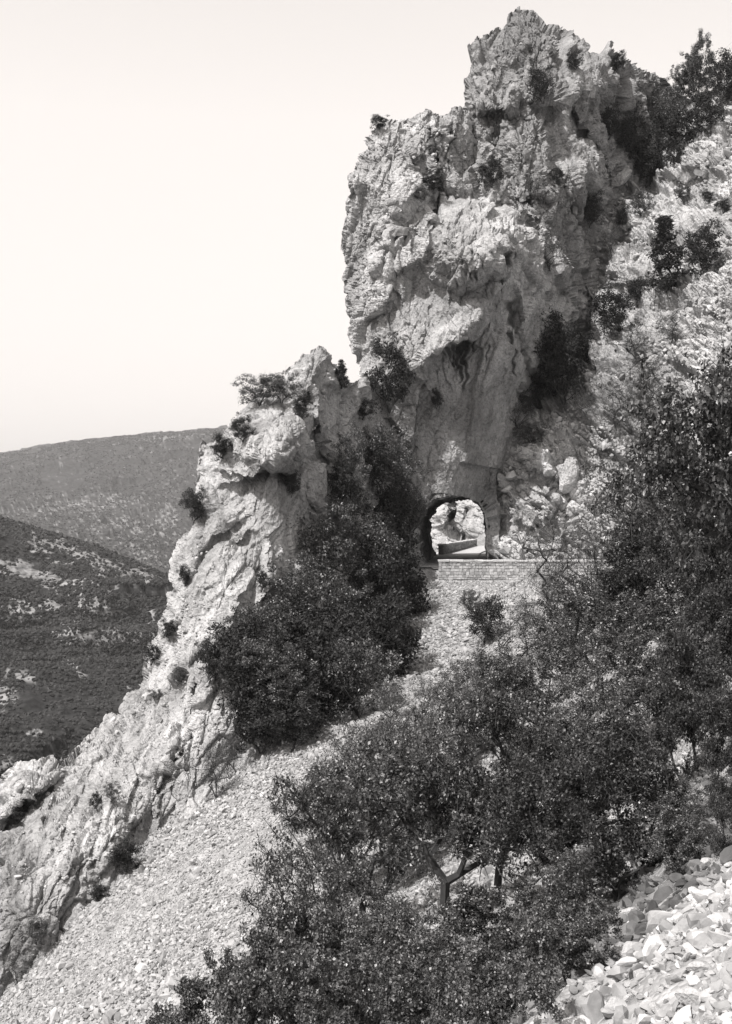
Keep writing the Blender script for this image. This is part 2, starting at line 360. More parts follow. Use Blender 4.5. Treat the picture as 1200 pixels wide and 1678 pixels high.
def step_ft(line, drop, up=60, down=40, w=5):
    w = max(w, 5)
    """overhanging ledge: rock above the line (in the photo) stands proud by drop, steps back below"""
    ln = roughen(line, 5, 2, 3, False)
    def f(X, Y):
        d, s, T = segdist(X, Y, ln, False)
        e = np.clip(T*6, 0, 1)*np.clip((1-T)*6, 0, 1)
        above = s < 0
        u = np.clip(1-d/up, 0, 1); dn = np.clip(1-d/down, 0, 1)
        bl = np.clip(0.5+np.where(above, d, -d)/(2*w), 0, 1)
        return e*drop*(-bl*u*u*(3-2*u)+(1-bl)*dn*dn*0.6)
    return f
def groove_ft(line, depth, w=4):
    ln = roughen(line, 4, 2, 5, False)
    def f(X, Y):
        d, s, T = segdist(X, Y, ln, False); return depth*np.clip(1-d/w, 0, 1)*np.clip(T*8, 0, 1)**.5
    return f
def bulge_ft(cx, cy, rx, ry, amp, ang=0, pw=1.0):
    c, s = math.cos(math.radians(ang)), math.sin(math.radians(ang))
    def f(X, Y):
        u = ((X-cx)*c+(Y-cy)*s)/rx; v = (-(X-cx)*s+(Y-cy)*c)/ry; r = u*u+v*v
        return -amp*np.clip(1-r, 0, 1)**pw
    return f
def blob(X, Y, cx, cy, rx, ry, ang=0):
    c, s = math.cos(math.radians(ang)), math.sin(math.radians(ang)); u = ((X-cx)*c+(Y-cy)*s)/rx; v = (-(X-cx)*s+(Y-cy)*c)/ry
    return np.exp(-(u*u+v*v))
def streaks(lst):
    def f(X, Y):
        o = np.zeros(X.shape); wob = 2.0*np.sin(Y*0.13)+1.5*np.sin(Y*0.31+X*0.1)
        for (x, y0, y1, w) in lst:
            t = np.clip((Y-y0)/(y1-y0), 0, 1); ww = w*(1-0.75*t)
            o = np.maximum(o, np.clip(1.5-np.abs(X+wob-x)/ww, 0, 1)*np.clip((Y-y0)/6, 0, 1)*np.clip((y1-Y)/12, 0, 1))
        return o
    return f

# --- far upper peak
relief('peak', [(700,560),(735,330),(752,240),(757,180),(760,130),(770,90),(795,66),(830,52),(838,24),(875,16),(895,42),(930,52),(945,82),(985,86),(1010,97),(1030,108),(1075,122),(1100,142),(1150,170),(1200,330),(1100,520),(1000,640),(850,720),(740,700)],
 [(760,150,124),(860,40,130),(860,200,122),(800,300,120),(900,350,120),(940,200,128),(990,260,134),(1060,200,144),(1040,120,140),(1100,160,150),(1150,300,156),(960,420,128),(900,480,116),(860,600,112),(760,500,112),(1050,420,140),(950,560,124),(1100,500,150)],
 M_rockdark, 'tall weathered limestone peak standing highest behind the tunnel crag', R=3.0, T=14, amp=0.95, seed=3, orough=9,
 features=[bulge_ft(800,140,55,70,2.5), bulge_ft(900,130,60,60,2.5), step_ft([(760,180),(800,178),(850,190)],1.5), bulge_ft(870,250,50,60,2), groove_ft([(925,170),(955,215),(985,250)],2.5,6), groove_ft([(985,250),(1000,300)],2.5,6), bulge_ft(960,290,45,60,3.5), bulge_ft(880,60,50,40,2), groove_ft([(830,110),(815,150),(820,185)],1.5,5),
  bulge_ft(985,130,50,45,3), step_ft([(860,165),(900,180),(940,175)],1.5), step_ft([(840,330),(880,322),(930,335)],1.5)],
 darkening=lambda X, Y: 0.45*blob(X,Y,860,70,70,60)+0.35*blob(X,Y,1060,190,60,70)+0.3*blob(X,Y,830,210,60,60)+0.35*blob(X,Y,900,400,60,70))  # rock darkened in soft patches at the summit, gully and lower face
# --- main crag with the tunnel
ms = streaks([(748,565,610,5),(757,560,632,6),(766,556,645,6),(741,572,600,4),(735,580,596,3),(775,555,590,3),(750,455,475,3),(770,408,430,4),(779,435,465,3),(773,437,460,3),(803,410,428,3),(830,410,445,5),(841,405,440,4),(840,490,560,8),(815,495,515,5),(823,445,500,3),(836,540,620,4),(705,215,300,7),(718,215,290,4),(735,200,300,3),(690,290,310,7),(797,560,600,2)])
relief('cliff', [(597,625),(590,595),(580,560),(575,500),(570,440),(561,395),(570,340),(575,325),(570,290),(590,260),(605,225),(620,206),(645,195),(690,185),(700,178),(715,188),(735,188),(752,178),(770,190),(800,240),(830,300),(860,340),(900,380),(940,440),(950,520),(900,560),(878,620),(866,700),(835,745),(818,780),(817,1010),(640,1010),(530,1000),(520,760),(560,690)],
 [(600,400,102),(640,260,103),(620,540,102),(700,220,105),(760,230,108),(720,300,106),(800,300,108),(680,360,102.5),(700,480,101),(650,480,101),(760,420,98),(820,440,99),(870,450,103),(920,480,110),(760,500,99),(700,560,98.5),(780,600,101),(840,600,102),(870,650,106),(640,640,99),(590,680,98),(560,760,97),(700,700,99.5),(780,720,101),(745,800,99.8),(815,860,101.6),(745,870,99.6),(685,880,97.9),(620,860,96.5),(560,900,95),(620,980,96),(690,940,98),(745,940,99.6),(810,960,101.6),(815,740,102)],
 M_rock, 'main pale limestone cliff pierced by the road tunnel', R=2.6, T=20.5, amp=0.85, seed=11, orough=6, hole=True, sf=1.15,
 features=[bulge_ft(755,400,75,75,3.0,0,.6), bulge_ft(830,400,45,60,2.6,0,.7), step_ft([(610,465),(650,445),(690,425)],0.6), groove_ft([(705,360),(712,400),(700,430)],1.2,8), groove_ft([(640,300),(655,350),(650,390)],0.8,7), bulge_ft(660,330,40,50,1.0),
  bulge_ft(742,548,82,27,2.3,-42,.8), bulge_ft(660,560,50,60,1.2,0,.8), step_ft([(680,625),(715,602),(750,578),(782,545),(797,500)],1.5,40,60,2), bulge_ft(700,475,42,55,-1.1), groove_ft([(705,210),(712,250),(718,300),(735,330)],2.2,7), groove_ft([(770,190),(775,250),(790,330)],1.8,8),
  bulge_ft(640,300,50,90,1.5), bulge_ft(610,500,35,90,1.6), step_ft([(720,205),(740,250),(760,330)],-0.8), groove_ft([(815,745),(817,920)],-0.8,8), step_ft([(645,385),(700,347),(760,330),(800,343),(832,346),(862,372),(905,397)],-2.6,35,45), groove_ft([(840,470),(850,560),(880,640)],2.0,12), step_ft([(600,690),(640,690),(690,740)],0.9)],
 ampf=lambda X, Y: np.clip(1.0-0.85*blob(X,Y,780,700,85,130)-0.8*blob(X,Y,695,475,42,55)-0.5*blob(X,Y,820,520,60,70)-0.7*blob(X,Y,750,860,90,90), 0.12, 1),
 darkening=lambda X, Y: np.clip(ms(X, Y)+0.28*blob(X,Y,740,700,100,160)+0.25*blob(X,Y,770,210,50,90)+0.4*blob(X,Y,600,780,60,80)+0.12*blob(X,Y,700,470,40,50), 0, 1), strata=(0.2,0,1))  # water streaks; soft blobs paint shade into hollow and recesses, darken the face
# --- tunnel lining
def tube():
    pts = roughen(TUN, 2, 3, 4); pts = np.array([P(x, y, TY0) for x, y in pts]); ys = np.arange(TY0-4.0, TY1+3.5, 0.3); rows = []
    c = pts.mean(0); fy = np.array([np.median([zat(600+(1+e)*(a/TY0*F)-0, 839-(b/TY0*F), 2) for e in (0,)]) for a, _, b in (pts+(pts-c)*0.10)])-0.12
    for y in ys:
        q = pts.copy(); q[:,1] = y; q[:,0] += (y-TY0)*TDX
        n = (pts-c); n[:,1] = 0; n /= np.linalg.norm(n, axis=1)[:,None]; dd = 0.30*facet(q/1.1, 5)[0]+0.12*fbm(q*1.5, 3, 8)+0.10
        if y < TY0+0.4: dd = dd*0.5+0.25*(TY0+0.4-y)
        q = q+n*dd[:,None]; q[:,1] = np.maximum(q[:,1], fy); q[:,0] += (q[:,1]-y)*TDX; rows.append(np.concatenate([q, q[:1]]))
    V = np.array(rows); sh = V.shape; return V.reshape(-1, 3), quads(sh[0], sh[1])
v, q = tube()
# --- left ridge descending to lower left
base = [(0,1642),(60,1585),(130,1505),(200,1445),(270,1352),(330,1310),(400,1245),(480,1215)]
bctl = []
for x, y in base:
    Y = rayY(x, y); bctl += [(x, y, Y), (x+50, y+60, rayY(x+50, y+60)+3.5)]
RX = [(-160,1360),(-60,1290),(0,1276),(30,1245),(88,1236),(100,1254),(128,1222),(150,1200),(200,1176),(215,1142),(235,1096),(250,1050),(265,1010),(275,975),(290,940),(296,905),(306,880),(325,850),(333,810),(345,765),(353,718),(375,692),(400,668),(420,648),(462,640),(474,602),(494,583),(520,573),(541,581),(556,606),(572,628),(600,618),(640,640),(680,700),(700,800),(690,920),(620,1000),(560,1120),(560,1260),(520,1330),(420,1400),(330,1460),(260,1560),(140,1700),(0,1800),(-160,1900)]
relief('ridge', RX,
 [(-100,1400,62),(0,1300,62),(100,1260,64),(200,1200,66),(260,1060,70),(300,920,73),(350,760,77),(400,690,79),(480,620,84),(530,600,87),(580,640,92),(620,660,98),(100,1420,56),(200,1330,58),(260,1230,61),(320,1100,64),(350,960,68),(420,950,70),(430,860,74),(400,780,75),(470,720,77),(520,720,84),(520,820,79),(570,760,88),(600,850,90),(660,860,97),(560,950,82),(640,960,92),(480,1000,73),(450,1080,68),(400,1160,63.5),(470,1150,66),(540,1080,74),(560,1200,70),(60,1500,54),(-100,1560,54)]+bctl,
 M_rock, 'jagged pale limestone ridge stepping down from the tunnel cliff to the lower left', R=2.2, T=9, amp=0.8, seed=22, orough=9, strata=(0.25,0.1,1), sf=1.2,
 features=[bulge_ft(440,700,100,62,3.4,-8,.6), step_ft([(350,795),(395,790),(430,770),(480,775),(530,735)],1.3,70,50,2), step_ft([(345,770),(400,780),(450,755)],1.0,30,30,2), bulge_ft(515,640,42,70,2.2), groove_ft([(505,640),(515,700),(540,760)],2.5,9), groove_ft([(500,790),(502,815),(520,840),(545,835)],0.9,3),
  groove_ft([(400,860),(360,880),(330,920),(310,960)],1.1,10), step_ft([(420,850),(370,880),(330,930),(300,985)],1.4,26,26,2), step_ft([(420,930),(370,990),(345,1060),(320,1100)],1.0,26,26,2), step_ft([(310,1060),(318,1120),(310,1190)],-0.6,25,25,2), groove_ft([(330,1150),(300,1230),(250,1320),(240,1370)],0.7,4),
  groove_ft([(115,1265),(60,1310),(15,1345),(-20,1370)],2.6,11), bulge_ft(55,1275,55,45,1.6,-30), step_ft([(350,990),(335,1040),(370,1120)],1.2,30,30,2), groove_ft([(200,1190),(230,1270),(210,1340)],0.6,4), groove_ft([(280,1120),(290,1180),(270,1260)],0.6,4), groove_ft([(170,1210),(130,1300),(100,1380)],0.6,4), groove_ft([(240,1180),(190,1290),(150,1400)],0.5,4), bulge_ft(150,1380,90,60,1.2,-40), groove_ft([(540,700),(545,800),(550,900)],2.0,14)],
 ampf=lambda X, Y: np.clip(0.95-0.75*blob(X,Y,450,850,75,80)-0.5*blob(X,Y,430,700,60,40), 0.15, 1),
 darkening=lambda X, Y: np.clip(0.3*blob(X,Y,475,770,60,14,-20)+0.55*blob(X,Y,20,1480,30,90)+0.3*blob(X,Y,560,780,50,90)+0.35*blob(X,Y,60,1550,60,50), 0, 1))  # paints in shade: knob overhang, right-hand recess, lower-left foot
# --- sunlit rocky hillside right of the tunnel
relief('hillside', [(800,962),(806,900),(810,840),(812,780),(822,740),(850,705),(868,680),(900,650),(930,610),(960,560),(975,490),(950,400),(955,360),(985,320),(1005,285),(1030,262),(1060,240),(1100,205),(1120,170),(1150,150),(1180,132),(1215,110),(1330,20),(1500,-60),(1500,1060),(1150,1010),(1000,975)],
 [(805,930,101),(850,900,101.2),(950,905,101.5),(1050,905,101.5),(1150,905,99),(1300,905,94),(820,820,102),(900,800,102.5),(1000,780,103),(860,720,105),(940,640,108),(1000,700,104),(1100,700,101),(1200,700,96),(980,560,114),(1060,560,110),(1200,540,102),(990,450,126),(1080,450,121),(1200,420,112),(980,360,136),(1060,350,132),(1200,300,124),(1040,270,144),(1120,220,142),(1200,160,138),(1300,50,140),(1400,300,112),(1450,700,86),(1500,0,150),(1450,1000,84)],
 M_bright, 'steep sunlit hillside of pale broken rock right of the tunnel', R=2.5, T=12, amp=1.35, seed=31, orough=8, sf=1.25, strata=(0.5,0,-0.6),
 features=[bulge_ft(922,800,22,15,-1.0,-30,.8), bulge_ft(900,830,30,10,1.0,-60), step_ft([(860,770),(900,778),(935,785)],0.8,25,25,2), bulge_ft(1030,290,34,22,3.0,-50,.5), step_ft([(955,395),(1000,380),(1060,360)],1.6), step_ft([(1060,240),(1110,225),(1160,190)],1.5,40,40), step_ft([(1090,300),(1140,285),(1200,250)],1.6,40,40), step_ft([(1100,390),(1160,375),(1210,360)],1.4,40,40), step_ft([(960,600),(1020,570),(1080,560)],1.2,40,40), bulge_ft(1150,240,60,30,2.0,-35), bulge_ft(1040,440,60,30,1.8,-20), step_ft([(990,470),(1050,462),(1100,450)],1.0), groove_ft([(905,850),(890,890)],0.8,7), step_ft([(820,860),(850,850),(880,870)],0.8,30,30,2), bulge_ft(880,740,60,40,1.2)],
 darkening=lambda X, Y: np.clip(0.45*blob(X,Y,900,500,70,90)+0.5*blob(X,Y,1010,640,90,60)+0.3*blob(X,Y,960,420,60,50), 0, 1))  # rock darkened in soft patches by the gully and above the road
# --- rock wall seen through the tunnel
relief('far_cliff', [(600,930),(600,560),(760,540),(980,540),(980,930)],
 [(600,900,172),(700,900,166),(760,895,158),(800,892,150),(900,890,142),(700,700,172),(800,700,165),(900,600,160)],
 M_bright, 'sunlit broken rock wall seen through the tunnel', R=2, T=8, amp=1.3, seed=41, orough=8, sf=1.1, step=2.0,
 features=[groove_ft([(745,810),(746,850),(752,880)],4,5), groove_ft([(763,830),(765,860),(762,890)],4,5), bulge_ft(735,840,18,40,3), bulge_ft(725,835,16,35,2.5), groove_ft([(730,870),(742,850),(752,832)],2,4)])
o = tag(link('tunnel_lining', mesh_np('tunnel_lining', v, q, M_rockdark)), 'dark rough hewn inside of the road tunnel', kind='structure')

# ---------------------------------------------------------------- far hills
BAND = {}
def sheet(name, cols, rows_fn, mat, label, amp, sc, nx=420, ny=260, seed=1, x0=-500, x1=900, mats=None, rt=0.25, bands=(), bda=1.0, bdn=0.9, bds=11):
    px = np.linspace(x0, x1, nx); t = np.linspace(0, 1, ny); V = np.zeros((ny, nx, 3))
    for i, x in enumerate(px):
        py, Y = rows_fn(x); tt = np.linspace(0, 1, len(py)); V[:, i] = P(x, np.interp(t, tt, py), np.interp(t, tt, Y))
    p = V.reshape(-1, 3); r = 1-np.abs(fbm(p/sc, 5, seed)); f1, _ = facet(p*np.array([1,1,2.0])/sc*2.2, seed+5)
    D = amp*(1.2*r+0.25*f1+0.4*fbm(p/sc*4, 4, seed+2)); fade = np.repeat(np.clip(np.abs(t-rt)*9, 0.06, 1), nx)
    p = p+np.stack([0*D, -0.5*D*fade, 0.75*(D-amp)*fade], -1)
    qx = p[:,0]/p[:,1]*F+600; qy = 839-p[:,2]/p[:,1]*F; bd = np.zeros(len(p))
    for (bx, by, rx, ry, an) in bands: bd = np.maximum(bd, 1.3*blob(qx, qy, bx, by, rx, ry, an))
    bd = np.clip((bd*bda+bdn*fbm(np.stack([qx, qy*1.5, 0*qx], -1)/bds, 5, seed+9)-0.58)*3.0, 0, 1)
    p[:,2] += -0
    o = link(name, mesh_np(name, p, quads(ny, nx), mat, True, {'band': bd})); tag(o, label, kind='structure'); BAND[name] = bd; return p
def hillmat(name, dark, light, sc, thr, aniso=(1,1,1.0), fine=8.0):
    m, nt, b = newmat(name); tc = N(nt, 'ShaderNodeTexCoord'); mp = N(nt, 'ShaderNodeMapping'); mp.inputs['Scale'].default_value = aniso
    nt.links.new(tc.outputs['Object'], mp.inputs[0])
    def nz(s, d): 
        n = N(nt, 'ShaderNodeTexNoise'); n.inputs['Scale'].default_value = s; n.inputs['Detail'].default_value = d; n.inputs['Roughness'].default_value = 0.65
        nt.links.new(mp.outputs[0], n.inputs['Vector']); return n.outputs[0]
    ad = N(nt, 'ShaderNodeMath', operation='MULTIPLY_ADD'); nt.links.new(nz(sc*7, 6), ad.inputs[0]); ad.inputs[1].default_value = 0.75; nt.links.new(nz(sc, 5), ad.inputs[2])
    c1 = ramp(nt, ad.outputs[0], [(thr-0.02, dark), (thr+0.03, light)]); c2 = ramp(nt, nz(sc*fine*3, 5), [(0.38, 0.5), (0.62, 1.35)])
    at = N(nt, 'ShaderNodeAttribute', attribute_name='band'); mb = N(nt, 'ShaderNodeMix', data_type='RGBA'); nt.links.new(at.outputs['Fac'], mb.inputs[0]); nt.links.new(c1, mb.inputs[6]); mb.inputs[7].default_value = grey(0.17); c1 = mb.outputs[2]
    nt.links.new(mult(nt, c1, c2), b.inputs['Base Color']); b.inputs['Roughness'].default_value = 0.95; b.inputs['Specular IOR Level'].default_value = 0.1
    return m
M_far = hillmat('far_maquis', 0.038, 0.10, 0.006, 1.02, (1,1,3.0), 9)
M_mid = hillmat('mid_maquis', 0.022, 0.18, 0.012, 0.98, (1,1,2.2), 9)
def far_rows(x):
    top = np.interp(x, [-500,0,100,200,350,600,900], [790,745,727,715,703,690,690])
    return [top+12, top+4, top, top+22, 800, 840, 900, 960, 1100], [6500, 4200, 3000, 2700, 2350, 1900, 1500, 1300, 1100]
far = sheet('far_hill', None, far_rows, M_far, 'long flat topped plateau on the horizon covered with scrub', 40, 260, seed=51, nx=700, ny=420, bda=0.42, bdn=1.5, bds=3.2, bands=[(150,825,110,16,-3),(60,838,80,12,0),(200,862,90,26,8),(275,850,30,50,0),(290,716,80,5,-5),(240,905,60,20,30)])
def mid_rows(x):
    top = np.interp(x, [-500,-100,0,50,150,250,330,600,900], [760,825,848,862,892,932,968,1040,1100])
    o = np.interp(x, [-500,600], [40, 0])
    return [top+60, top+10, top, top+30, 960+o*0, 990, 1022, 1030+o*0, 1040, 1075, 1090, 1200, 1330, 1600], [950, 760, 690, 640, 590, 575, 570, 545, 520, 515, 470, 380, 320, 230]
mid = sheet('mid_hill', None, mid_rows, M_mid, 'dark wooded hillside with rock bands across the gorge', 16, 90, seed=61, rt=2/13, bands=[(25,1000,45,22,0),(90,990,25,14,0),(150,992,42,22,0),(150,1048,105,20,3),(230,1045,60,18,0),(150,915,110,14,24),(70,890,30,10,15),(230,940,40,10,20),(20,925,30,12,0),(60,940,50,9,10),(35,1105,30,9,20),(120,1090,30,7,40),(10,1140,20,30,0)], nx=560, ny=420, x0=-700, x1=800)
gv = np.array([[-5400,-50,-330],[5400,-50,-330],[5400,7100,-330],[-5400,7100,-330]], float)
tag(link('gorge_floor', mesh_np('gorge_floor', gv, np.array([[0,1,2,3]]), M_mid)), 'dark scrub covered bottom of the gorge far below', kind='structure')

# ---------------------------------------------------------------- stones
def ico():
    t = (1+5**.5)/2; v = np.array([(-1,t,0),(1,t,0),(-1,-t,0),(1,-t,0),(0,-1,t),(0,1,t),(0,-1,-t),(0,1,-t),(t,0,-1),(t,0,1),(-t,0,-1),(-t,0,1)], float); v /= np.linalg.norm(v[0])
    f = np.array([(0,11,5),(0,5,1),(0,1,7),(0,7,10),(0,10,11),(1,5,9),(5,11,4),(11,10,2),(10,7,6),(7,1,8),(3,9,4),(3,4,2),(3,2,6),(3,6,8),(3,8,9),(4,9,5),(2,4,11),(6,2,10),(8,6,7),(9,8,1)]); return v, f
def subdiv(v, f):
    v = list(map(tuple, v)); c = {}; nf = []
    def mid(a, b):
        k = (min(a,b), max(a,b))
        if k not in c: m = (np.array(v[a])+np.array(v[b]))/2; m /= np.linalg.norm(m); c[k] = len(v); v.append(tuple(m))
        return c[k]
    for a, b, d in f:
        x, y, z = mid(a,b), mid(b,d), mid(d,a); nf += [(a,x,z),(b,y,x),(d,z,y),(x,y,z)]
    return np.array(v), np.array(nf)
IV, IF = ico(); IV2, IF2 = subdiv(IV, IF); IV3, IF3 = subdiv(IV2, IF2)
def chip(v, r, n=9, fl=1.0):
    v = v.copy()
    for _ in range(n):
        d = r.normal(size=3); d /= np.linalg.norm(d); k = r.uniform(0.36, 0.72); s = v@d-k; v = v-np.outer(np.clip(s, 0, None), d)
    return v*np.array([r.uniform(0.95,1.5), r.uniform(0.75,1.1), r.uniform(0.4,0.8)*fl])
def rots(n, r):
    q = r.normal(size=(n, 4)); q[:, 1:3] *= 0.45; q /= np.linalg.norm(q, axis=1)[:,None]; w, x, y, z = q.T
    return np.stack([np.stack([1-2*(y*y+z*z), 2*(x*y-z*w), 2*(x*z+y*w)], -1), np.stack([2*(x*y+z*w), 1-2*(x*x+z*z), 2*(y*z-x*w)], -1), np.stack([2*(x*z-y*w), 2*(y*z+x*w), 1-2*(x*x+y*y)], -1)], 1)
def scatter(name, pos, size, mat, label, protos, faces, seed=1, kind='stuff'):
    r = np.random.RandomState(seed); n = len(pos); R = rots(n, r); k = r.randint(len(protos), size=n); PV = np.array(protos)[k]
    V = np.einsum('nij,nvj->nvi', R, PV)*size[:,None,None]+pos[:,None,:]; nv = PV.shape[1]
    Fc = (faces[None]+(np.arange(n)*nv)[:,None,None]).reshape(-1, 3)
    return tag(link(name, mesh_np(name, V.reshape(-1, 3), Fc, mat)), label, kind=kind)
LP = [chip(IV, RS, 4, 1.35) for _ in range(24)]; LP2 = [chip(IV2, RS, 8) for _ in range(16)]
n = 240000; x = RS.uniform(-20, 22, n); y = 24+72*RS.uniform(0, 1, n)**0.9
keep = (x > -0.37*y-2) & (x < 0.36*y); x, y = x[keep], y[keep]
pn = fbm(np.stack([x*0.16, y*0.16, 0*x], -1), 3, 77)
dd = np.minimum(segdist(x, y, ROAD2, False)[0], segdist(x, y, ROAD, False)[0]); k = (dd > 3.0) & ((y < 94.2) | (x < 3))
x, y, pn = x[k], y[k], pn[k]
fine = blob(x, y, -3.5, 50, 3.0, 14, 0)
sz = RS.lognormal(math.log(0.068), 0.38, len(x))*(1+0.9*np.clip(pn, -0.6, 1))*(1-0.55*fine); sz = np.where(RS.uniform(size=len(sz)) < .005, sz*2.2, sz); sz = np.clip(sz, 0.025, 0.4)
scatter('scree', np.stack([x, y, tzn(x, y)+sz*0.45], -1), sz, M_scree, 'pale loose scree of small angular stones covering the slope below the ridge', LP, IF, 2)
# near rubble filler
n = 26000; x = RS.uniform(-3, 9, n); y = RS.uniform(7.5, 24, n); zz = tzn(x, y); k = (x > -0.28*y) & (x < 0.34*y) & (839-zz/y*F > np.interp(600+x/y*F, [700, 860, 960, 1040, 1120, 1200, 1300], [1800, 1690, 1610, 1550, 1480, 1410, 1340])); x, y = x[k], y[k]
sz = np.clip(RS.lognormal(math.log(0.055), 0.5, len(x)), 0.02, 0.2)
scatter('rubble', np.stack([x, y, tzn(x, y)+sz*0.2], -1), sz, M_block, 'small pale rubble filling the gaps between the blocks at the lower right', LP2, IF2, 3)

# ---------------------------------------------------------------- parapets
def stone_wall(name, A, B, z0f, h, th, label, coping=True, out=-1, zb=0.5):
    """masonry wall from A to B (xy): core, coursed face stones, coping slabs"""
    A = np.array(A, float); B = np.array(B, float); L = np.linalg.norm(B-A); d = (B-A)/L; nrm = np.array([d[1], -d[0]])
    root = bpy.data.objects.new(name, None); COL.objects.link(root); za = z0f(A[1]); root.location = (A[0], A[1], za); tag(root, label, 'wall')
    r = np.random.RandomState(int(L*10)); V = []; Fc = []
    def box(u0, u1, w0, w1, z0, z1, j=0.0, ch=0.0):
        b = len(V)
        for (u, w, z) in [(u0,w0,z0),(u1,w0,z0),(u1,w1,z0),(u0,w1,z0),(u0,w0,z1),(u1,w0,z1),(u1,w1,z1),(u0,w1,z1)]:
            V.append([d[0]*u+nrm[0]*w+r.uniform(-j, j), d[1]*u+nrm[1]*w+r.uniform(-j, j), z+r.uniform(-j, j)])
        Fc.extend([[b,b+3,b+2,b+1],[b+4,b+5,b+6,b+7],[b,b+1,b+5,b+4],[b+1,b+2,b+6,b+5],[b+2,b+3,b+7,b+6],[b+3,b,b+4,b+7]])
    box(0.03, L-0.03, -th/2+0.03, th/2-0.03, -zb, h-0.01)
    for side in (1, -1):
        z = -zb
        while z < h-0.05:
            hh = min(r.uniform(0.13, 0.26), h-z); u = 0
            while u < L-0.05:
                w = min(r.uniform(0.16, 0.42), L-u); w0, w1 = (th/2-0.06, th/2+r.uniform(0.0, 0.04)) if side > 0 else (-th/2-r.uniform(0.0, 0.04), -th/2+0.06)
                box(u+0.016, u+w-0.016, w0, w1, z+0.016, z+hh-0.016, 0.022); u += w
            z += hh
    link('masonry', mesh_np('masonry', V, Fc, M_masonry), root)
    V = []; Fc = []; u = -0.04
    while u < L:
        w = min(r.uniform(0.6, 1.1), L+0.04-u); box(u+0.008, u+w-0.008, -th/2-0.07+r.uniform(-.02,.02), th/2+0.07, h+0.004, h+0.13+r.uniform(-.02,.04), 0.014); u += w
    link('coping', mesh_np('coping', V, Fc, M_coping), root)
    bv = root.children
    return root
stone_wall('parapet', (5.55, 95.4), (20.6, 95.4), lambda y: -4.42, 0.62, 0.45, 'long low stone parapet with pale coping in front of the tunnel mouth', zb=0.75)
stone_wall('parapet', (7.55, 126.0), (13.2, 150.5), lambda y: -4.35, 0.95, 0.45, 'short shaded stone parapet seen through the tunnel beside the road')
# ledge of pale ground beyond the far parapet

# ---------------------------------------------------------------- rubble blocks, lower right (the largest as things of their own)
BM = [mesh_np('block', chip(IV3, RS, 15), IF3, M_block) for _ in range(9)]
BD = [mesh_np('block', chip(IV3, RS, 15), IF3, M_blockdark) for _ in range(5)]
r = np.random.RandomState(5); taken = []
def block(px, py, spx, me, label, group, cat='rock'):
    Y = rayY(px, py, 6, 60); Y = min(Y, 40); p = P(px, py, Y); z = float(tzn(p[0], p[1])); s = spx/F*Y*0.55
    o = link('limestone_block', me); o.location = (p[0], p[1], z+s*0.18); o.scale = (s, s, s*r.uniform(.75, 1.0)); o.rotation_euler = (r.uniform(-.5,.5), r.uniform(-.5,.5), r.uniform(0, 6.3))
    tag(o, label, cat, group); return o
def heapline(px): return float(np.interp(px, [860, 960, 1040, 1120, 1200, 1300], [1680, 1600, 1540, 1470, 1400, 1330]))
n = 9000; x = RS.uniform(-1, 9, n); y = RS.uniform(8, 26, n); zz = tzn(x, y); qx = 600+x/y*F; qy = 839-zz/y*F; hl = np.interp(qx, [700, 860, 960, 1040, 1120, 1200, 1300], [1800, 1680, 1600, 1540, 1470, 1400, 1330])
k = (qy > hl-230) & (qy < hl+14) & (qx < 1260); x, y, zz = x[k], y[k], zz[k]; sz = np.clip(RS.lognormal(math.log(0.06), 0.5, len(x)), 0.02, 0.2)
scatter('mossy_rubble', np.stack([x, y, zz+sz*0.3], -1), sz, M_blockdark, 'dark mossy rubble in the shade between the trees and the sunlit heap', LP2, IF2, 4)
cnt = 0
for k in range(4000):
    px, py = r.uniform(870, 1230), r.uniform(1400, 1700)
    if py < heapline(px)+8: continue
    sz = r.choice([16, 20, 26, 34, 44, 54], p=[.30,.26,.20,.13,.08,.03])*(0.7+0.5*(py-1400)/280)
    if any((px-a)**2+(py-b)**2 < (0.36*(sz+c))**2 for a, b, c in taken): continue
    taken.append((px, py, sz*.8)); cnt += 1
    size = 'small' if sz < 22 else 'middling' if sz < 36 else 'large'
    dpt = py-heapline(px); row = 'at its upper edge' if dpt < 50 else 'in its middle' if py < 1630 else 'along the bottom edge'
    colm = 'left tip' if px < 1010 else 'centre' if px < 1110 else 'right side'
    block(px, py, sz*0.85, BM[r.randint(9)], '%s pale angular block of the sunlit rubble heap, %s, %s' % (size, row, colm), 'sunlit blocks of the rubble heap')
    if cnt >= 290: break
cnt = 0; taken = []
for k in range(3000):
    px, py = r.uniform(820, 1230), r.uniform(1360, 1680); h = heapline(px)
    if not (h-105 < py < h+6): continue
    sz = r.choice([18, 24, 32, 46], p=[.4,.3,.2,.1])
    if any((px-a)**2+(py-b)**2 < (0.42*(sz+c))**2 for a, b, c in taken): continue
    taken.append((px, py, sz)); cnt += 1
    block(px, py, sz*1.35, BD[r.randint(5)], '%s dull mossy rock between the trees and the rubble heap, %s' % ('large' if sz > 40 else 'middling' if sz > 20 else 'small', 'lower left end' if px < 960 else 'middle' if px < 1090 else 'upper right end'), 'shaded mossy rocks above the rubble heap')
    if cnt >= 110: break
for px, py, sz, lab in [(1045,1565,62,'large pale block with a flat sloping top at the upper edge of the rubble heap'),(1035,1492,42,'rounded grey boulder lying alone at the foot of the trees above the rubble heap'),(1012,1410,40,'bright pale rock below the fallen branch under the trees'),(1190,1235,40,'bright white rock at the right edge above the light clearing'),(1160,1398,30,'small white rock lit under the trees at the right, above the rubble heap'),(1130,1330,60,'flat sunlit rock in the small clearing right of the big oaks')]:
    block(px, py, sz, BM[r.randint(9)], lab, None)
